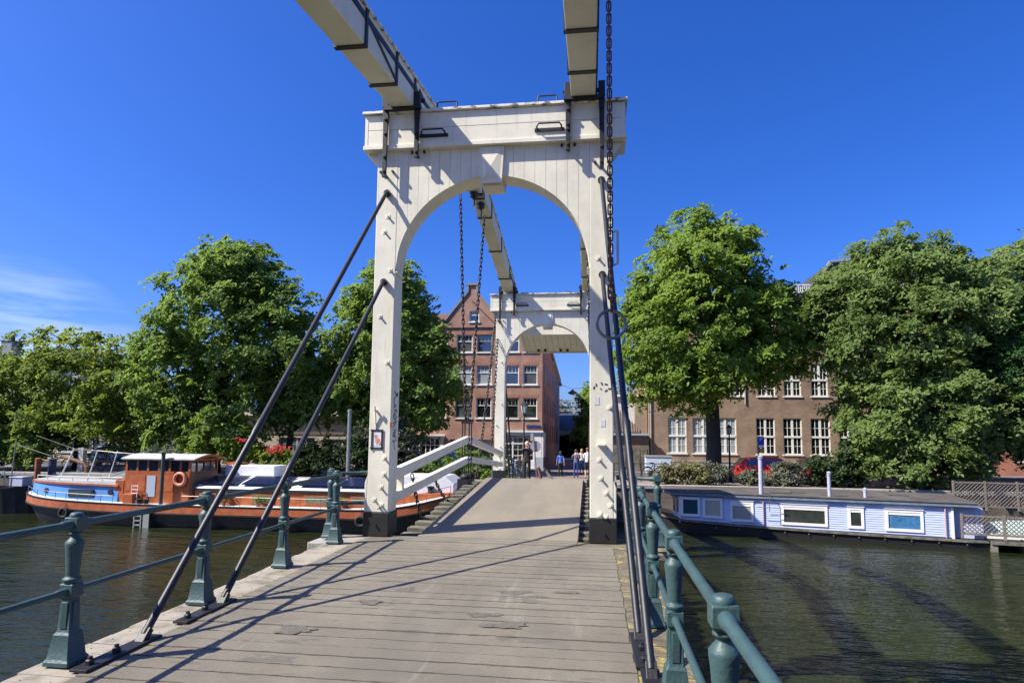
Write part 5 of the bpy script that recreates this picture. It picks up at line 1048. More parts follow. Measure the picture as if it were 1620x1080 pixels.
def ropes():
    rp = mat('old_rope', (.30, .25, .17), .9, bump=.6, bscale=120)
    for lab, pts, r in (('sagging mooring rope from the barge bow to the left quay', [(-26.8, 28.6, -1.2), (-28.2, 30.2, -1.6), (-29.2, 31.8, -1.5), (-29.8, 33.2, -.72)], .02), ('mooring rope from the white barge cabin end to the quay behind', [(-6.4, 29.0, -.75), (-5.6, 30.6, -1.2), (-4.9, 32.2, -1.1), (-4.6, 33.2, -.66)], .018),
                        ('mooring rope from the blue houseboat bow up to the quay', [(2.9, 30.9, -1.7), (2.5, 31.8, -1.75), (2.3, 32.6, -1.3), (2.2, 33.1, -.68)], .018)): tag(MB().tube(pts, r, 8).build('mooring_rope', rp, smooth=True), lab, 'rope', 'mooring ropes')
    b = bpy.data.objects['barge']; rb = mat('tyre_rubber', (.018, .018, .018), .8)
    for x in (-24.2, -17.2, -13.4, -9.9):
        n = 18; MB().tube([(x+.20*math.cos(2*math.pi*i/n), 26.12, -2.03+.20*math.sin(2*math.pi*i/n)) for i in range(n)], .075, 8, closed=True).tube([(x, 26.14, -1.83), (x, 26.3, -1.56)], .012, 5).build('tyre_fender', rb, b, smooth=True)
    pot = mat('terracotta', (.36, .13, .06), .8)
    for i, (x, y, z, h) in enumerate(((-16.6, 26.6, -1.55, .34), (-14.9, 26.55, -1.56, .26), (-11.1, 26.55, -1.56, .30))):
        t = thing('potted_plant', ('tall', 'smallest', 'medium')[i]+' potted plant on the side deck of the barge', 'potted plant', (x, y, z), group='potted plants on the barge')
        MB().lathe([(.08, 0), (.12, .17), (.13, .18), (.13, .21), (.10, .20)], 12, (x, y, z)).build('pot', pot, t, auto=40); leaf_cloud('foliage', ELM2, t, [(x, y, z+.18+h*.5, .16, .14, h*.6)], 260, .10, 90+i, 10, .10, shell=.2)
ropes()
# ------------------------------------------------------------------ houseboat
def houseboat():
    LV = mat('lavender_boards', (.50, .565, .76), .6, var=.12, vscale=4, stretch=(.4, 1, 3)); overlay(LV, (.30, .31, .42), 9, .60, .76, (.5, 1, 2), amount=.6)
    FS = mat('blue_grey_fascia', (.19, .235, .28), .5, var=.25, vscale=4); RF = mat('roofing_felt', (.105, .090, .082), .9, var=.45, vscale=1.3, bump=.6, bscale=25)
    t = thing('houseboat', 'lavender blue houseboat with white framed windows and a flat felt roof, on the right', 'houseboat', (4.73, 29.86, WATER_Z), math.atan2(-.23756, .97137), world=False)
    T = lambda mb, n, m, p=t, **k: mb.build(n, m, p, local=True, **k)
    # hull
    W2 = 1.75; hb = MB(); st = [(-2.6, 1.2, 1.9, .95), (-2.1, .75, 2.5, .85), (-1.3, .15, 3.2, .70), (-.3, -.12, 3.5, .58), (2, -.2, 3.6, .50), (6, -.2, 3.6, .44), (10.6, -.2, 3.6, .40), (11.6, .0, 3.4, .42)]
    rings = []
    for x, ya, yb, z in st: rings.append([(x, ya, z), (x, ya+.05, -.3), (x, yb-.05, -.3), (x, yb, z)])
    vs = [p for r in rings for p in r]; fs = []
    for i in range(len(st)-1):
        for k in range(4): fs.append((i*4+k, (i+1)*4+k, (i+1)*4+(k+1) % 4, i*4+(k+1) % 4))
    fs += [(0, 1, 2, 3), tuple(range(len(vs)-1, len(vs)-5, -1))]; hb.add(vs, fs); T(hb, 'hull', mat('hull_tar', (.012, .011, .010), .6, bump=.4, bscale=10))
    rr = MB()
    for (xa, ya, _, za), (xb, yb, _, zb) in zip(st, st[1:]): rr.bar((xa, ya-.03, za-.04), (xb, yb-.03, zb-.04), .07, .09)
    T(rr, 'rub_strip', OLDWOOD)
    bt = MB()
    for i in range(11): bt.ball((1+i*.95, -.24, .30-.008*i), .03, 0, 6, 4)
    T(bt, 'rivet', STEEL); bt = t.children[-1]
    Ws = [(-.55, .27, .76, 1.58), (.44, 1.26, .73, 1.58), (1.62, 2.57, .64, 1.50), (3.75, 5.54, .62, 1.46), (6.36, 6.92, .62, 1.46), (7.75, 9.07, .60, 1.44)]
    wl = MB(); zb = .46; i = 0
    wl.box(-.58, 10.08, .02, .10, .40, 1.64)
    while zb < 1.62:
        z1 = zb+.098; cuts = sorted([(a-.02, c+.02) for a, c, e, g in Ws if e-.04 < z1 and g+.04 > zb]); x = -.6; segs = []
        for a, c in cuts:
            if a > x: segs.append((x, a))
            x = max(x, c)
        segs.append((x, 10.1))
        for a, c in segs:
            if c-a > .02: wl.add([(a, -.012, zb), (c, -.012, zb), (c, .004, z1), (a, .004, z1), (a, .019, zb), (c, .019, zb), (c, .019, z1), (a, .019, z1)], [(0, 1, 2, 3), (7, 6, 5, 4), (0, 4, 5, 1), (1, 5, 6, 2), (2, 6, 7, 3), (3, 7, 4, 0)])
        zb = z1-.003
    wl.add([(-.6, .0, .46), (-1.05, .95, .5), (-1.05, .95, 1.64), (-.6, 0, 1.64)], [(0, 1, 2, 3)]); wl.add([(-1.05, .95, .5), (-1.05, 3.2, .5), (-1.05, 3.2, 1.64), (-1.05, .95, 1.64)], [(0, 1, 2, 3)])
    wl.box(-1.0, 10.0, 3.2, 3.3, .4, 1.64).box(10.0, 10.08, .1, 3.2, .4, 1.64); wall = T(wl, 'wall', LV)
    gl = [mat('teal_pane', (.03, .085, .10), .06, spec=.6), mat('cream_blind', (.48, .43, .34), .3, var=.1, vscale=3), mat('grey_blind', (.36, .34, .30), .3, var=.1, vscale=3), mat('dark_curtain_pane', (.045, .055, .045), .06, var=.4, vscale=2, spec=.6), mat('dark_curtain_pane', (.045, .055, .045)), mat('blue_curtain', (.07, .22, .42), .15, var=.45, vscale=3.5, spec=.6)]
    for (a, c, e, g), gm in zip(Ws, gl):
        f = MB(); w_ = .085
        f.box(a-.02, a+w_, -.05, .02, e-.03, g+.03).box(c-w_, c+.02, -.05, .02, e-.03, g+.03).box(a+w_, c-w_, -.049, .02, g-w_, g+.03).box(a+w_, c-w_, -.049, .02, e-.03, e+w_)
        f.box(a-.05, c+.05, -.075, .0, g+.032, g+.055)
        if gm.name != 'cream_blind' and a > 1: f.box(a+w_, c-w_, -.035, .0, g-w_-.11, g-w_-.001)
        o = T(f, 'window', WFRAME); T(MB().box(a+w_, c-w_, -.012, -.004, e+w_, g-w_), 'pane', gm, o)
    # two narrow panes in the angled bow wall
    d = Vector((-.45, .95, 0)).normalized(); nrm = Vector((-d.y, d.x, 0))*1
    nrm = Vector((-.95, -.45, 0)).normalized()
    for u in (.08, .56):
        p = Vector((-.6, 0, 0))+d*u; q = Vector((-.6, 0, 0))+d*(u+.40); f = MB()
        def pt(v, z, o_): return (v.x+nrm.x*o_, v.y+nrm.y*o_, z)
        f.add([pt(p, .78, .03), pt(q, .8, .03), pt(q, 1.58, .03), pt(p, 1.58, .03)], [(0, 1, 2, 3)]); o = T(f, 'window', WFRAME)
        p2, q2 = p+d*.07, q-d*.07; T(MB().add([pt(p2, .86, .036), pt(q2, .87, .036), pt(q2, 1.5, .036), pt(p2, 1.5, .036)], [(0, 1, 2, 3)]), 'pane', GLASSD, o)
    T(MB().box(-.66, -.57, -.03, .05, .44, 1.64), 'corner_board', WFRAME); T(MB().box(10.06, 10.14, -.05, .05, .36, 1.64), 'corner_board', WFRAME)
    T(MB().tube([(3.0, -.06, .45), (3.0, -.06, 1.63)], .03, 8).tube([(9.85, -.07, .42), (9.85, -.07, 1.63)], .03, 8).tube([(-.62+2.8, -.03, 1.2), (2.2, -.03, 1.25)], .001, 4), 'drain_pipe', mat('pinkish_pipe', (.42, .30, .28), .5))
    ro = MB(); pts = [(-1.0, -.15), (10.95, -.15), (10.95, 3.75), (-1.55, 3.75), (-1.5, .9)]
    n = len(pts); zt = [1.82, 1.82, 1.90, 1.90, 1.86]; ro.add([(x, y, 1.69) for x, y in pts]+[(x, y, z) for (x, y), z in zip(pts, zt)], [(i, (i+1) % n, n+(i+1) % n, n+i) for i in range(n)]+[tuple(range(n-1, -1, -1))]); r = T(ro, 'roof_fascia', FS)
    pts2 = [(-1.03, -.18), (10.98, -.18), (10.98, 3.78), (-1.58, 3.78), (-1.53, .9)]
    m2 = MB(); m2.add([(x, y, z+.003) for (x, y), z in zip(pts2, zt)]+[(x, y, z+.03) for (x, y), z in zip(pts2, zt)], [(i, (i+1) % n, n+(i+1) % n, n+i) for i in range(n)]+[tuple(range(n, 2*n))]); T(m2, 'roof', RF)
    T(MB().box(10.14, 11.2, .25, 3.3, .42, 1.64), 'end_porch', LV)
    PV = mat('pale_flue', (.46, .45, .56), .45, var=.15, vscale=6)
    for x, y, z, rd in ((2.93, .25, 3.42, .095), (5.7, .3, 2.78, .075), (7.1, .5, 2.12, .07)):
        T(MB().tube([(x, y, 1.80), (x, y, z)], rd, 14).lathe([(rd, 0), (rd*1.25, .01), (rd*1.25, .05), (rd*.9, .06), (rd*.9, .10), (rd*1.35, .11), (rd*.4, .17)], 14, (x, y, z)), 'flue', PV, auto=40)
    ae = MB().tube([(3.25, -.36, 1.15), (3.25, -.36, 1.95), (3.05, .2, 2.0)], .015, 6).tube([(2.75, -.36, 1.32), (3.75, -.36, 1.32)], .012, 6).tube([(2.85, -.36, 1.58), (3.65, -.36, 1.58)], .012, 6); T(ae, 'aerial', STEEL)
    T(MB().box(4.2, 4.8, 1.2, 1.9, 1.86, 1.92).box(8.2, 9.0, 1.8, 2.6, 1.88, 1.93), 'roof_patch', mat('felt_patch', (.07, .065, .06), .9))
houseboat()
def lattice(label, M, L_, H, posts, group=None):
    t = thing('lattice_fence', label, 'fence', M[0], M[1], group=group, world=False); lw = mat('weathered_lattice', (.21, .18, .15), .8, var=.35, vscale=8)
    fr = MB(); fr.box(0, L_, -.03, .03, H-.07, H).box(0, L_, -.03, .03, 0, .07); fr.build('rail', lw, t, local=True)
    for i in range(posts): x = L_*i/(posts-1); MB().box(x-.04, x+.04, -.045, .045, -.15, H+.05).build('post', lw, t, local=True)
    lt = MB(); s = .16; k = int((L_+H)/s)+1
    for i in range(k):
        for sg, yy in ((1, -.012), (-1, .012)):
            a = i*s if sg > 0 else i*s-H; p0, p1 = (a-H, 0), (a, H)
            if sg < 0: p0, p1 = (a+H, 0), (a, H)
            x0, z0 = p0; x1, z1 = p1; lo, hi = min(x0, x1), max(x0, x1); ca, cb_ = max(lo, 0), min(hi, L_)
            if cb_-ca < .05: continue
            f = lambda x: z0+(z1-z0)*(x-x0)/(x1-x0)
            lt.bar((ca, yy, f(ca)), (cb_, yy, f(cb_)), .02, .032, side=(0, 1, 0))
    lt.build('lattice', lw, t, local=True)
ANG = math.atan2(-.23756, .97137)
def hb(x, y, z): c, s_ = math.cos(ANG), math.sin(ANG); return (4.73+x*c-y*s_, 29.86+x*s_+y*c, WATER_Z+z)
lattice('low weathered lattice fence along the floating deck, at the stern of the houseboat', (hb(10.35, -.25, .62), ANG), 4.2, .78, 4)
lattice('taller pale lattice fence on the quay edge, behind the stern of the houseboat', ((16.9, 31.7, -1.3), -.10), 6.5, 1.15, 6)
def raft():
    o = MB().box(0, 4.6, 0, 3.4, .30, .42); 
    for i in range(5): o.box(i*1.1, i*1.1+.2, .05, 3.3, -.4, .298)
    t = o.build('floating_deck', OLDWOOD); t.location = hb(11.3, -.3, 0); t.rotation_euler = (0, 0, ANG); tag(t, 'dark timber floating deck moored at the stern of the houseboat', 'deck')
    t = thing('small_boat', 'small upturned white and pale green boat, lying behind the low lattice fence', 'boat', hb(13.2, 1.2, .45), ANG, world=False)
    prof = [(-2.1, 0), (-1.9, .45), (-1.0, .68), (.6, .74), (1.8, .60), (2.3, .30), (2.4, 0)]
    b = MB(); 
    for (xa, ha), (xb, hb_) in zip(prof, prof[1:]):
        for k in range(8):
            a0, a1 = math.pi*k/8, math.pi*(k+1)/8; b.quad((xa, -.8*math.cos(a0)*(1 if ha else .5), ha*math.sin(a0)), (xb, -.8*math.cos(a0)*(1 if hb_ else .5), hb_*math.sin(a0)), (xb, -.8*math.cos(a1)*(1 if hb_ else .5), hb_*math.sin(a1)), (xa, -.8*math.cos(a1)*(1 if ha else .5), ha*math.sin(a1)))
    b.build('hull', mat('pale_green_grp', (.36, .46, .42), .35, var=.1, vscale=2), t, local=True, auto=60)
    MB().bar((-2.1, 0, .3), (2.3, 0, .78), .06, .08).box(-2.15, 2.4, -.84, -.78, 0, .09).build('trim', WFRAME, t, local=True)
raft()
# ------------------------------------------------------------------ far left: work boat, dinghy, mooring gear
def left_boats():
    t = thing('work_boat', 'dark low work boat with a small blue cabin, at the far left picture edge', 'boat', (-32, 28.5, WATER_Z))
    dk = mat('work_boat_black', (.022, .021, .02), .6, var=.4, vscale=3); n = 20; pts = [(-38 + 11.2*i/n, 1.5*math.sqrt(max(0, 1-max(0, (i/n-.62)/.38)**2))) for i in range(n+1)]
    lo = [(x, 28.6-w_*.8, -2.9) for x, w_ in pts]+[(x, 28.6+w_*.8, -2.9) for x, w_ in pts[::-1]]; hi = [(x+(.25 if i == n else 0), 28.6-w_, -1.55+max(0, x+31)*.11) for i, (x, w_) in enumerate(pts)]+[(x, 28.6+w_, -1.55+max(0, x+31)*.11) for x, w_ in pts[::-1]]
    m = len(lo); MB().add(lo+hi, [(i, (i+1) % m, m+(i+1) % m, m+i) for i in range(m)]+[tuple(range(m, 2*m))]).build('hull', dk, t)
    c = MB().box(-36, -31.2, 27.9, 29.6, -1.6, -.75); c.build('cabin', mat('navy_paint', (.03, .05, .09), .5, var=.3, vscale=3), t, bevel=.05)
    MB().box(-36.2, -31.0, 27.75, 29.75, -.748, -.68).build('cabin_roof', mat('grey_roof', (.28, .29, .30), .7, var=.3, vscale=3), t)
    for x in (-35.2, -33.6, -32.2): MB().box(x, x+.8, 27.86, 27.897, -1.35, -.98).build('window', GLASSD, t)
    MB().tube([(-29.2, 28.6, -1.3), (-29.1, 28.6, 1.15)], .03, 6).build('aerial', STEEL, t)
    MB().tube([(-29.1, 28.6, 1.0), (-27.2, 28.9, .4), (-24.7, 28.3, .82)], .012, 5).build('wire', STEEL, t)
    tag(MB().add([(-30.7, 28.0, -.93), (-30.15, 28.0, -.93), (-30.15, 28.6, -.93), (-30.7, 28.6, -.93), (-30.75, 27.95, -.40), (-30.1, 27.95, -.40), (-30.1, 28.65, -.40), (-30.75, 28.65, -.40)], [(0, 3, 2, 1), (0, 1, 5, 4), (1, 2, 6, 5), (2, 3, 7, 6), (3, 0, 4, 7), (4, 5, 6, 7)]).build('crate', mat('bright_blue_plastic', (.04, .10, .50), .45), bevel=.01), 'bright blue plastic crate on the bow of the dark work boat', 'crate')
    b = MB().lathe([(.17, 0), (.22, .34), (.235, .35), (.225, .37), (.19, .33), (.15, .03)], 14, (-29.55, 27.8, -1.36)); tag(b.build('bucket', mat('red_plastic', (.55, .03, .02), .45), auto=40), 'red bucket on the foredeck of the dark work boat', 'bucket')
    tag(MB().box(-29.3, -28.5, 28.6, 29.2, -1.27, -.82).box(-29.33, -28.47, 28.57, 29.23, -.818, -.75).build('cool_box', mat('pale_lilac_box', (.50, .52, .62), .5, var=.15, vscale=3), bevel=.02), 'pale lilac storage box near the bow of the dark work boat', 'box')
    st = MB()
    for a in range(3): th = a*2.1; st.tube([(-30.0+.03*math.cos(th), 28.9+.03*math.sin(th), -.45), (-30.0+.25*math.cos(th), 28.9+.25*math.sin(th), -1.3)], .018, 6)
    tag(st.build('folded_stand', mat('pale_green_metal', (.35, .5, .35), .5)), 'small pale green tripod stand beside the blue crate', 'stand')
    hp = MB(); rnd = random.Random(8)
    for i in range(9): hp.ball((-31.2+rnd.uniform(-.5, 1.2), 28.8+rnd.uniform(-.3, .3), -.55+rnd.uniform(0, .1)), (rnd.uniform(.2, .4), .25, rnd.uniform(.1, .2)), 0, 8, 6)
    tag(hp.build('tarpaulin_heap', mat('faded_red_canvas', (.32, .10, .07), .8, var=.5, vscale=5), smooth=True), 'crumpled faded red canvas heaped on the work boat roof', 'canvas')
    for x, lab, m_, r, z in ((-29.6, 'rust orange mooring pole in the water beside the dark work boat', mat('rust_orange', (.36, .10, .035), .7, var=.5, vscale=6), .15, .10), (-29.15, 'dark blue mooring pole right beside the rust orange one', mat('dark_blue_pole', (.03, .045, .075), .5), .2, .06)):
        y = 30.4 if x < -29.4 else 30.9; p = MB().tube([(x, y, -4), (x, y, z)], r, 14).lathe([(r, 0), (r*1.06, .01), (r*1.06, .05), (r*.6, .09)], 14, (x, y, z)); tag(p.build('mooring_pole', m_, auto=40), lab, 'mooring pole', 'mooring poles by the work boat')
    d = thing('dinghy', 'small white dinghy moored between the work boat and the barge', 'dinghy', (-26.6, 27.2, WATER_Z)); prof = [(-27.6, .05, -1.55), (-27.3, .38, -1.75), (-26.6, .55, -1.8), (-25.7, .55, -1.8), (-25.5, .5, -1.75)]
    hb_ = MB(); vs = []
    for x, w_, z in prof: vs += [(x, 30.4-w_*.6, -2.75), (x, 30.4-w_, z+.35), (x, 30.4+w_, z+.35), (x, 30.4+w_*.6, -2.75)]
    fs = [(i*4+k, (i+1)*4+k, (i+1)*4+(k+1) % 4, i*4+(k+1) % 4) for i in range(4) for k in (0, 2, 3)]+[(0, 1, 2, 3), (19, 18, 17, 16)]; hb_.add(vs, fs); hb_.build('hull', mat('grp_white', (.70, .71, .72), .4), d, auto=60)
    for x in (-26.9, -26.1): MB().box(x, x+.25, 29.9, 30.9, -1.62, -1.58).build('thwart', OLDWOOD, d)
    dv = MB().tube([(-31.3, 33.3, .25), (-30.4, 33.3, .05), (-29.8, 33.3, -.15), (-29.55, 33.3, -.35), (-29.5, 33.3, -1.2)], [.07, .10, .11, .12, .12], 10); tag(dv.build('davit', mat('rusty_timber', (.22, .12, .06), .8, var=.5, vscale=5)), 'bent rusty brown davit at the quay edge, left of the barge', 'davit')
    f = thing('quay_fence', 'pale grey pipe fence along the left quay, behind two parked bicycles', 'fence', (-33, 35.4, QUAY_Z))
    for i in range(9): x = -36.5+i*1.3; MB().tube([(x, 35.4, QUAY_Z), (x, 35.4, .32)], .028, 8).build('post', STEEL, f)
    for z in (.30, -.15): MB().tube([(-36.5, 35.4, z), (-26.1, 35.4, z)], .024, 8).build('rail', STEEL, f)
    p = MB().box(-31.2, -30.85, 34.4, 34.7, QUAY_Z, .70).box(-31.23, -30.82, 34.37, 34.73, .702, .76); tag(p.build('gate_post', mat('flaking_white_post', (.62, .60, .55), .7, var=.3, vscale=5), bevel=.01), 'square white post on the left quay, left of the barge masts', 'post')
    tag(MB().tube([(-13.15, 32.55, -4), (-13.15, 32.55, 2.95)], .105, 16).lathe([(.105, 0), (.125, .005), (.125, .14), (.06, .17)], 16, (-13.15, 32.55, 2.95)).build('mooring_pole', mat('galvanised', (.30, .32, .32), .45, .5, var=.3, vscale=8), auto=40), 'tall galvanised steel mooring pole, left of the near left pillar', 'mooring pole')
left_boats()
for nm in ('work_boat', 'crate', 'bucket', 'cool_box', 'folded_stand', 'tarpaulin_heap', 'mooring_pole', 'mooring_pole.001', 'dinghy'):
    o = bpy.data.objects[nm]; dx, dy = (-2.1, 1.6) if nm[:4] not in ('moor', 'ding') else ((-2.2, 1.9) if nm[0] == 'm' else (-1.5, 1.3)); o.location.x += dx; o.location.y += dy
# ------------------------------------------------------------------ street furniture
def lantern(label, x, y, ztop, z0=QUAY_Z, s=1.):
    t = thing('street_lamp', label, 'street lamp', (x, y, z0), group='lantern street lamps'); H = ztop-z0; g = mat('lamp_post_paint', (.035, .030, .026), .45, var=.3, vscale=9)
    hl = .62*s; zb = ztop-hl
    MB().lathe([(.13, 0), (.13, .25), (.09, .30), (.075, .8), (.10, .84), (.06, .90), (.045, H-hl-.35), (.075, H-hl-.32), (.04, H-hl-.26), (.035, H-hl-.06), (.11, H-hl)], 12, (x, y, z0)).build('post', g, t, auto=40)
    MB().tube([(x-.32, y, zb-.30), (x+.32, y, zb-.30)], .018, 6).build('ladder_rest', g, t)
    MB().lathe([(.115*s, .0), (.19*s, .40*s)], 6, (x, y, zb)).build('glass', mat('lantern_glass', (.42, .44, .44), .12, spec=.6), t)
    fr = MB()
    for k in range(6):
        a = 2*math.pi*k/6; fr.tube([(x+.118*s*math.cos(a), y+.118*s*math.sin(a), zb), (x+.195*s*math.cos(a), y+.195*s*math.sin(a), zb+.40*s)], .012, 5)
    fr.lathe([(.21*s, .40*s), (.20*s, .43*s), (.10*s, .52*s), (.11*s, .54*s), (.07*s, .58*s), (.02, .62*s)], 6, (x, y, zb)); fr.build('lantern_frame', g, t); return t
lantern('tall lantern lamp with a dark red-brown post, just left of the man in black', -3.88, 36, 3.82, s=1.15)
lantern('lantern lamp in shade before the beige building, between the two stay rods', -22.3, 37.9, 2.15, s=.85)
lantern('dark lantern lamp just right of the thick tree trunk', 7.92, 37, 2.56, s=.85)
def leaning_post(label, a, b, r, m, name='bollard', cat='bollard', group='bollards at the far end of the bridge'):
    a, b = Vector(a), Vector(b); d = (b-a).normalized(); mb = MB().tube([a, a+d*.05, b-d*.14, b-d*.12, b-d*.08, b-d*.05, b], [r*1.25, r*1.05, r*.85, r*1.05, r*1.05, r*.85, r*.5], 10); return tag(mb.build(name, m, auto=40), label, cat, group)
BR = mat('bollard_brown', (.20, .075, .05), .6, var=.4, vscale=8)
leaning_post('red-brown bollard tilted beside the foot of the round sign', (-2.68, 33.9, QUAY_Z), (-2.86, 33.9, .12), .085, BR)
leaning_post('weathered pale timber post leaning left, right of the round sign', (-2.05, 34.3, QUAY_Z), (-2.58, 34.3, .02), .095, OLDWOOD)
leaning_post('red-brown bollard standing deeper, at the corner of the red house', (-2.72, 41.5, QUAY_Z), (-2.85, 41.5, .35), .085, BR)
def round_sign():
    t = thing('traffic_sign', 'round traffic sign with a grey back, on a leaning pole beside the white-haired man', 'traffic sign', (-2.9, 34, QUAY_Z)); a, b = Vector((-2.92, 34, QUAY_Z)), Vector((-3.14, 34, 1.95))
    MB().tube([a, b], .032, 10).build('pole', STEEL, t); n = 28; c = Vector((-3.03, 34.06, 1.20)); r = .285
    MB().prism([(c.x+r*math.cos(2*math.pi*i/n), c.z+r*math.sin(2*math.pi*i/n)) for i in range(n)], 34.045, 34.06).build('sign_back', mat('sign_back_grey', (.36, .38, .42), .5, .2, var=.15, vscale=4), t)
    rg = MB(); rg.tube([(c.x+r*math.cos(2*math.pi*i/n), 34.055, c.z+r*math.sin(2*math.pi*i/n)) for i in range(n)], .018, 6, closed=True); rg.build('sign_rim', mat('sign_red', (.50, .05, .05), .45), t)
    MB().box(-3.30, -3.16, 34.03, 34.05, 1.50, 1.92).build('side_plate', mat('sign_back_grey', (.36, .38, .42)), t)
round_sign()
def parking_sign():
    t = thing('parking_sign', 'blue parking sign with a white P over a small yellow plate, before a school window', 'parking sign', (9.3, 36, QUAY_Z))
    MB().tube([(9.26, 36.03, QUAY_Z), (9.26, 36.03, 1.92)], .03, 8).build('pole', STEEL, t)
    bl = mat('sign_blue', (.012, .05, .42), .4); MB().box(9.26, 9.56, 35.975, 35.99, 1.42, 1.90).build('sign_plate', bl, t, bevel=.004)
    MB().box(9.29, 9.55, 35.972, 35.989, 1.27, 1.405).build('white_plate', WFRAME, t); MB().box(9.30, 9.58, 35.97, 35.99, 1.0, 1.22).build('yellow_plate', mat('sign_yellow', (.50, .30, .04), .5), t)
    text_mesh('P', .30, 'lettering', WFRAME, t, Matrix.Translation((9.40-9.3, 35.968-36, 1.72-QUAY_Z)) @ FRONT, .002)
parking_sign()
def utility_board():
    t = thing('trailer', 'pale blue box trailer with a grey lid, left of the big tree trunk', 'trailer', (4.2, 40.2, QUAY_Z))
    MB().box(3.46, 5.04, 40, 41, -.45, .55).build('box', mat('trailer_blue_white', (.50, .58, .70), .5, var=.1, vscale=3), t, bevel=.02)
    MB().box(3.42, 5.08, 39.96, 41.04, .552, .64).build('lid', GFRAME, t)
    for x in (3.8, 4.7): MB().tube([(x, 39.96, -.5), (x, 40.08, -.5)], .2, 16).build('wheel', TARP, t, auto=40)
    f = thing('quay_rail', 'black iron quay rail on the right bank, behind the leaning stay rods', 'railing', (2.5, 35.6, QUAY_Z))
    for i in range(5): x = 1.3+i*.75; MB().tube([(x, 35.6, QUAY_Z), (x, 35.6, .32)], .03, 8).build('post', BLACKP, f)
    for z in (.30, -.1): MB().tube([(1.3, 35.6, z), (4.3, 35.6, z)], .025, 8).build('rail', BLACKP, f)
utility_board()
def bicycle(label, loc, rot, col, group):
    t = thing('bicycle', label, 'bicycle', loc, rot, group=group, world=False); fm = mat('bike_paint_'+col[0], col[1], .4)
    for x in (-.52, .52):
        n = 26; w_ = MB(); w_.tube([(x+.335*math.cos(2*math.pi*i/n), 0, .345+.335*math.sin(2*math.pi*i/n)) for i in range(n)], .02, 6, closed=True); o = w_.build('wheel', TARP, t, local=True, smooth=True)
        sp = MB()
        for i in range(12): a = 2*math.pi*i/12; sp.tube([(x, 0, .345), (x+.32*math.cos(a), 0, .345+.32*math.sin(a))], .003, 4)
        sp.tube([(x, -.05, .345), (x, .05, .345)], .022, 8); sp.build('spokes', STEEL, o, local=True)
    A, B, C_, D_, E_ = (-.52, 0, .345), (-.06, 0, .32), (-.22, 0, .80), (.34, 0, .86), (.52, 0, .345)
    f = MB()
    for p, q in ((A, B), (A, C_), (B, C_), (B, D_), (C_, (.33, 0, .74)), (D_, E_)): f.tube([p, q], .018, 7)
    f.tube([C_, (-.25, 0, .92)], .014, 6).tube([D_, (.31, 0, 1.02)], .015, 6); f.build('frame', fm, t, local=True)
    MB().ball((-.26, 0, .95), (.14, .08, .035), 0, 10, 6).build('saddle', TARP, t, local=True, smooth=True)
    MB().tube([(.22, -.29, 1.03), (.33, -.22, 1.06), (.32, 0, 1.03), (.33, .22, 1.06), (.22, .29, 1.03)], .012, 6).build('handlebar', STEEL, t, local=True)
    MB().tube([(-.06, -.10, .32), (-.06, .10, .32)], .03, 8).box(.06, .16, -.16, -.08, .22, .25).box(-.28, -.18, .08, .16, .39, .42).build('pedals', BLACKP, t, local=True)
    rk = MB().bar((-.82, 0, .74), (-.30, 0, .74), .13, .015); n = 14; rk.tube([(-.52+.37*math.cos(R(20+i*150/n)), 0, .345+.37*math.sin(R(20+i*150/n))) for i in range(n+1)], .022, 5); rk.build('rear_rack', BLACKP, t, local=True); return t
G = 'bicycles parked along the far quay'
bicycle('black bicycle leaning on the left quay fence, left one of the two', (-32.6, 35.75, QUAY_Z), .05, ('black', (.02, .02, .022)), G)
bicycle('dark red bicycle leaning on the left quay fence, right one of the two', (-31.0+.75, 35.75, QUAY_Z), -.1, ('red', (.20, .03, .02)), G)
bicycle('black bicycle parked before the pale box trailer, nearest the leaning rods', (3.9, 38.2, QUAY_Z), .12, ('black', (.02, .02, .022)), G)
bicycle('grey bicycle parked before the pale box trailer, its wheel sticking out right', (4.75, 38.7, QUAY_Z), .0, ('grey', (.20, .21, .22)), G)
bicycle('blue bicycle against the far left railing, nearest the far portal', (-3.25, 26.4, zfar(26.4)), 1.45, ('blue', (.05, .10, .22)), G)
bicycle('silver bicycle against the far left railing, behind the blue one', (-3.15, 28.4, zfar(28.4)), 1.62, ('silver', (.40, .42, .44)), G)
bicycle('pale blue bicycle against the far left railing, deepest of that row', (-3.2, 30.3, zfar(30.3)), 1.5, ('paleblue', (.20, .32, .42)), G)
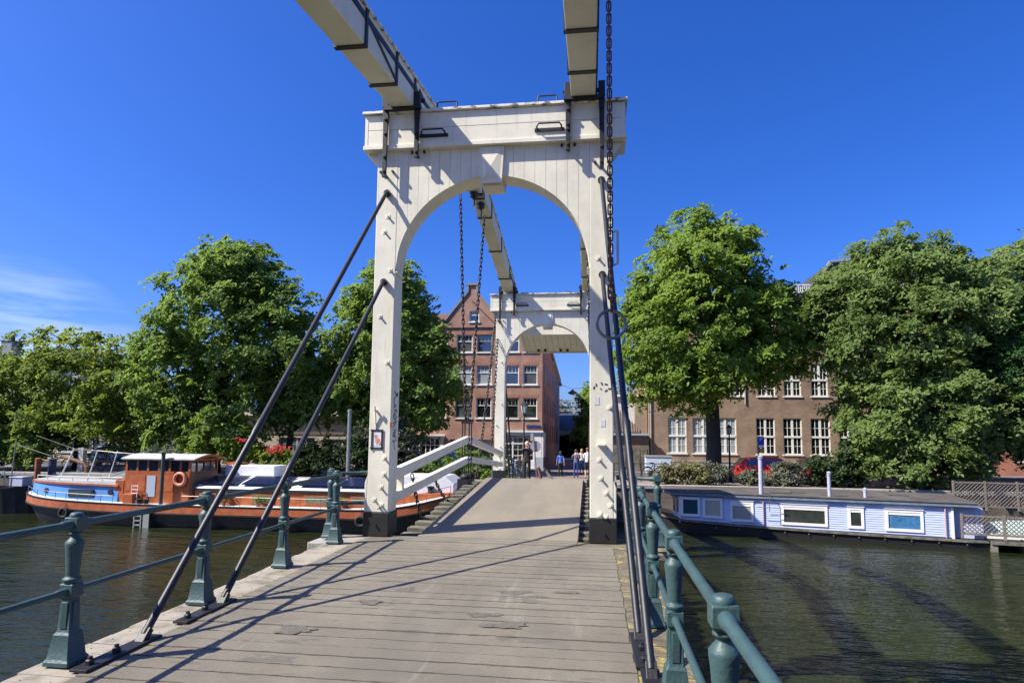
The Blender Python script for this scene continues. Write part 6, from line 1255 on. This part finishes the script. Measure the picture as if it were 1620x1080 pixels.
# ------------------------------------------------------------------ cars
def car(label, loc, rot, col, name, group='cars parked on the far quay'):
    t = thing('parked_car', label, 'car', loc, rot, group=group, world=False); pm = mat('car_paint_'+name, col, .35, coat=.25, spec=.4)
    prof = [(-1.95, .35), (-2.0, .62), (-1.97, .90), (-1.82, 1.02), (-.9, .98), (1.0, .95), (1.75, .80), (1.95, .62), (1.97, .36), (1.5, .22), (-1.6, .22)]
    def sec(poly, wd, tum=0, y_=None):
        n = len(poly); ys = [(-wd, 1), (-wd*.96, 0), (wd*.96, 0), (wd, 1)]; return poly
    b = MB(); n = len(prof); cx, cz = 0, .6
    rows = [(-.84, .93), (-.80, .985), (-.60, 1.0), (0, 1.0), (.60, 1.0), (.80, .985), (.84, .93)]
    vs = [(cx+(x-cx)*k, y, cz+(z-cz)*k) for y, k in rows for x, z in prof]; fs = [(i*n+j, i*n+(j+1) % n, (i+1)*n+(j+1) % n, (i+1)*n+j) for i in range(len(rows)-1) for j in range(n)]+[tuple(range(n)), tuple(range(len(vs)-1, len(vs)-n-1, -1))]
    b.add(vs, fs); body = b.build('body', pm, t, local=True, auto=35, bevel=.015)
    g0 = [(-1.86, .96), (-1.50, 1.40), (-.4, 1.47), (.25, 1.42), (1.05, .95)]
    m = len(g0); rows = [(-.77, -.60), (.77, .60)]
    vs = []
    for s_ in (-1, 1): vs += [(x, s_*(.79 if z < 1.0 else .60), z) for x, z in g0]
    c = MB().add(vs, [tuple(range(m)), tuple(range(2*m-1, m-1, -1))]+[(i, i+1, m+i+1, m+i) for i in range(m-1)]); c.build('cabin', pm, body, local=True, bevel=.03)
    for s_ in (-1, 1):
        for q in ([(-1.52, 1.0), (-1.36, 1.34), (-.50, 1.39), (-.46, 1.0)], [(-.38, 1.0), (-.42, 1.39), (.20, 1.35), (.86, .99)]):
            fy = lambda z: s_*(.79-(z-.96)/.46*.19+.012) if z > .96 else s_*.80
            MB().add([(x, fy(z), z) for x, z in q], [(0, 1, 2, 3)]).build('window', GLASSD, t, local=True)
    MB().add([(-1.80, -.62, 1.05), (-1.80, .62, 1.05), (-1.545, .54, 1.365), (-1.545, -.54, 1.365)], [(0, 1, 2, 3)]).build('rear_window', GLASSD, t, local=True)
    MB().add([(.93, -.62, 1.035), (.93, .62, 1.035), (.34, .55, 1.39), (.34, -.55, 1.39)], [(0, 1, 2, 3)]).build('windscreen', GLASSD, t, local=True)
    for o in list(t.children)[-2:]:
        for v in o.data.vertices: v.co.x += (-.015 if o.name.startswith('rear') else .015); v.co.z += .012
    for x in (-1.25, 1.25):
        for s_ in (-1, 1):
            W_ = MB().tube([(x, s_*.66, .30), (x, s_*.845, .30)], .30, 20).build('wheel', TARP, t, local=True, auto=40); MB().tube([(x, s_*.80, .30), (x, s_*.855, .30)], .19, 12).build('rim', STEEL, W_, local=True, auto=40)
    for s_ in (-1, 1):
        MB().box(-2.005, -1.93, s_*.66-.12, s_*.66+.12, .66, .92).build('tail_light', mat('tail_red', (.45, .01, .015), .2), t, local=True, bevel=.01); MB().box(1.80, 1.93, s_*.58-.16, s_*.58+.16, .62, .74).build('headlight', mat('headlamp', (.6, .62, .65), .1), t, local=True, bevel=.01)
        MB().ball((.72, s_*.90, 1.0), (.09, .07, .06), 0, 8, 6).build('mirror', pm, t, local=True, smooth=True)
    MB().box(-2.03, -1.90, -.70, .70, .32, .50).build('bumper', mat('bumper_black', (.03, .03, .03), .6), t, local=True, bevel=.02); MB().box(-2.012, -1.995, -.26, .26, .70, .80).build('number_plate', mat('plate_yellow', (.65, .42, .03), .5), t, local=True)
    return t
car('bright red hatchback, half hidden by bushes before the school', (9.9, 36.0, QUAY_Z), .0, (.60, .018, .012), 'red')
car('black car seen from behind, parked right of the red hatchback', (12.3, 36.6, QUAY_Z), R(84), (.012, .012, .014), 'black')
car('white hatchback on the left quay, partly behind the near left pillar', (-12.0, 41.4, QUAY_Z), R(4), (.68, .70, .72), 'white')
car('pale silver-blue car, right of the white hatchback behind the guard rails', (-9.6, 38.9, QUAY_Z), R(188), (.42, .47, .55), 'silver')
car('dark blue car in shade under the far left tree', (-34.5, 42, QUAY_Z), 0, (.04, .12, .30), 'blue')
# ------------------------------------------------------------------ people
SKIN = mat('skin', (.52, .31, .22), .55)
def person(label, loc, rot, H, shirt, trousers, hair, hair_style, arms, stride=.12, shoe=(.02, .02, .02), sleeve='short', shorts=False, name=''):
    """skeleton faces -y; one continuous skinned body, hair as its child"""
    k = H/1.75; V = []; E_ = []; Rr = []
    def j(x, y, z, r, p=None):
        V.append((x*k, y*k, z*k)); Rr.append(r*k)
        if p is not None: E_.append((p, len(V)-1))
        return len(V)-1
    pel = j(0, 0, .95, .145); wa = j(0, .005, 1.10, .125, pel); ch = j(0, .01, 1.28, .145, wa); sh_ = j(0, .01, 1.42, .115, ch); nk = j(0, .0, 1.50, .052, sh_); hd = j(0, -.015, 1.59, .075, nk); hm = j(0, -.02, 1.67, .088, hd); ht = j(0, -.01, 1.725, .060, hm)
    j(0, -.085, 1.60, .035, hd)       # jaw and nose
    for s_, a in ((-1, arms[0]), (1, arms[1])):
        so_ = j(s_*.175, .01, 1.41, .062, sh_); e, w2 = a; el = j(s_*e[0], e[1], e[2], .043, so_); wr = j(s_*w2[0], w2[1], w2[2], .030, el); d = (Vector(V[wr])-Vector(V[el])).normalized()/1; pv = Vector(V[wr])/k
        pm_ = j(*(pv+d*.07), .034, wr); tip = j(*(pv+d*.15), .018, pm_); j(*(pv+d*.07+Vector((-s_*.04, -.03, 0))), .014, pm_)
    for s_ in (-1, 1):
        y1 = s_*stride; hp = j(s_*.095, 0, .88, .098, pel); kn = j(s_*.10, y1*.35-.02, .50, .064, hp); an = j(s_*.10, y1, .09, .044, kn); j(s_*.11, y1-.15, .035, .036, an)
    me = bpy.data.meshes.new('person'); me.from_pydata(V, E_, []); o = bpy.data.objects.new('tmp_body', me); COL.objects.link(o)
    md = o.modifiers.new('skin', 'SKIN'); md.use_smooth_shade = True; sv = me.skin_vertices[0].data
    for i, r in enumerate(Rr): sv[i].radius = (r, r*.8) if i in (pel, wa, ch, sh_) else (r, r)
    sv[pel].use_root = True; o.modifiers.new('sub', 'SUBSURF').levels = 2; o.modifiers['sub'].render_levels = 2
    dg = bpy.context.evaluated_depsgraph_get(); m2 = bpy.data.meshes.new_from_object(o.evaluated_get(dg)); bpy.data.objects.remove(o)
    b = bpy.data.objects.new('body', m2); COL.objects.link(b); t = thing('person', label, 'person', loc, rot, group='people at the far end of the bridge', world=False); b.parent = t
    for m_ in (SKIN, mat('shirt_'+name, shirt, .8, var=.2, vscale=14, bump=.3, bscale=18), mat('trousers_'+name, trousers, .8, var=.25, vscale=12), mat('shoe_'+name, shoe, .5)): m2.materials.append(m_)
    for p in m2.polygons:
        c = p.center/k; mi = 0; ax = abs(c.x)
        armz = ax > .20
        if c.z < .07: mi = 3
        elif c.z < (.97) and not (ax > .235 or (ax > .19 and c.z > .70)): mi = 2 if not (shorts and c.z < .50) else 0
        elif c.z < 1.475 and not armz: mi = 1
        elif armz:
            el = Vector((arms[1 if c.x > 0 else 0][0])); el.x *= (1 if c.x > 0 else -1); sd = Vector(((.175 if c.x > 0 else -.175), .01, 1.41)); d = el-sd; u = (Vector(c)-sd).dot(d)/d.length_squared; mi = 1 if (u < .75 or sleeve == 'long') else 0
        p.material_index = mi; p.use_smooth = True
    hb_ = MB(); hc = (0, .008*k, 1.685*k)
    hb_.ball(hc, (.098*k, .102*k, .10*k), 0, 14, 10)
    if hair_style == 'long': hb_.ball((0, .06*k, 1.58*k), (.10*k, .06*k, .17*k), 0, 12, 8)
    hm2 = mat('hair_'+name, hair, .6, var=.3, vscale=25, bump=.5, bscale=40); h = hb_.build('hair', hm2, t, local=True, smooth=True)
    # keep the face open: push hair back from the face plane
    for v in h.data.vertices:
        if v.co.y < -.055*k and v.co.z < 1.705*k: v.co.y = -.03*k; v.co.x *= .8
    fc = MB()
    for s_ in (-1, 1): fc.ball((s_*.03*k, -.098*k, 1.655*k), .010*k, 0, 6, 4)
    fc.box(-.022*k, .022*k, -.112*k, -.106*k, 1.588*k, 1.595*k); fc.build('face', mat('face_dark', (.08, .04, .03), .5), t, local=True)
    return t
DOWN = ((.22, .03, 1.14), (.235, -.02, .88)); SW1 = ((.23, .10, 1.15), (.25, .06, .90)); SW2 = ((.23, -.06, 1.15), (.25, -.16, .92)); UP = ((.27, -.08, 1.22), (.12, -.22, 1.46)); HOLD = ((.24, .02, 1.16), (.12, -.2, 1.10))
person('white-haired man in a black shirt and black trousers, walking towards us', (-2.62, 25.6, zfar(25.6)), R(-12), 1.60, (.012, .012, .013), (.010, .010, .011), (.66, .64, .60), 'short', (DOWN, HOLD), .10, name='black')
person('dark-haired woman in a bright blue top and black trousers, walking away', (-1.83, 38, QUAY_Z), R(185), 1.57, (.07, .19, .62), (.012, .012, .014), (.02, .016, .014), 'long', (SW1, SW2), .16, name='blue', shoe=(.6, .6, .6))
person('person in a grey top and blue jeans with both hands raised to the face', (-.89, 38, QUAY_Z), R(178), 1.68, (.15, .16, .21), (.035, .065, .24), (.09, .05, .03), 'short', (UP, UP), .06, name='grey', sleeve='long')
person('blonde woman in a white top and blue jeans, between the grey and white shirted people', (-.60, 42, QUAY_Z), R(182), 1.66, (.68, .62, .58), (.05, .10, .22), (.50, .27, .10), 'long', (DOWN, HOLD), .10, name='blond')
person('man in a white shirt and dark shorts, half hidden by the near right pillar', (-.19, 37, QUAY_Z), R(176), 1.80, (.74, .75, .78), (.02, .022, .03), (.18, .09, .045), 'short', (DOWN, HOLD), .12, name='white', shorts=True)
tag(MB().box(-3.02, -2.86, 25.5, 25.85, zfar(25.7)+.52, zfar(25.7)+.86).tube([(-2.94, 25.53, .72+zfar(25.7)), (-2.93, 25.6, .96+zfar(25.7)), (-2.94, 25.8, .78+zfar(25.7))], .012, 6).build('shoulder_bag', mat('dark_bag', (.02, .02, .022), .7), bevel=.02), 'dark shopping bag carried low by the man in black', 'bag')
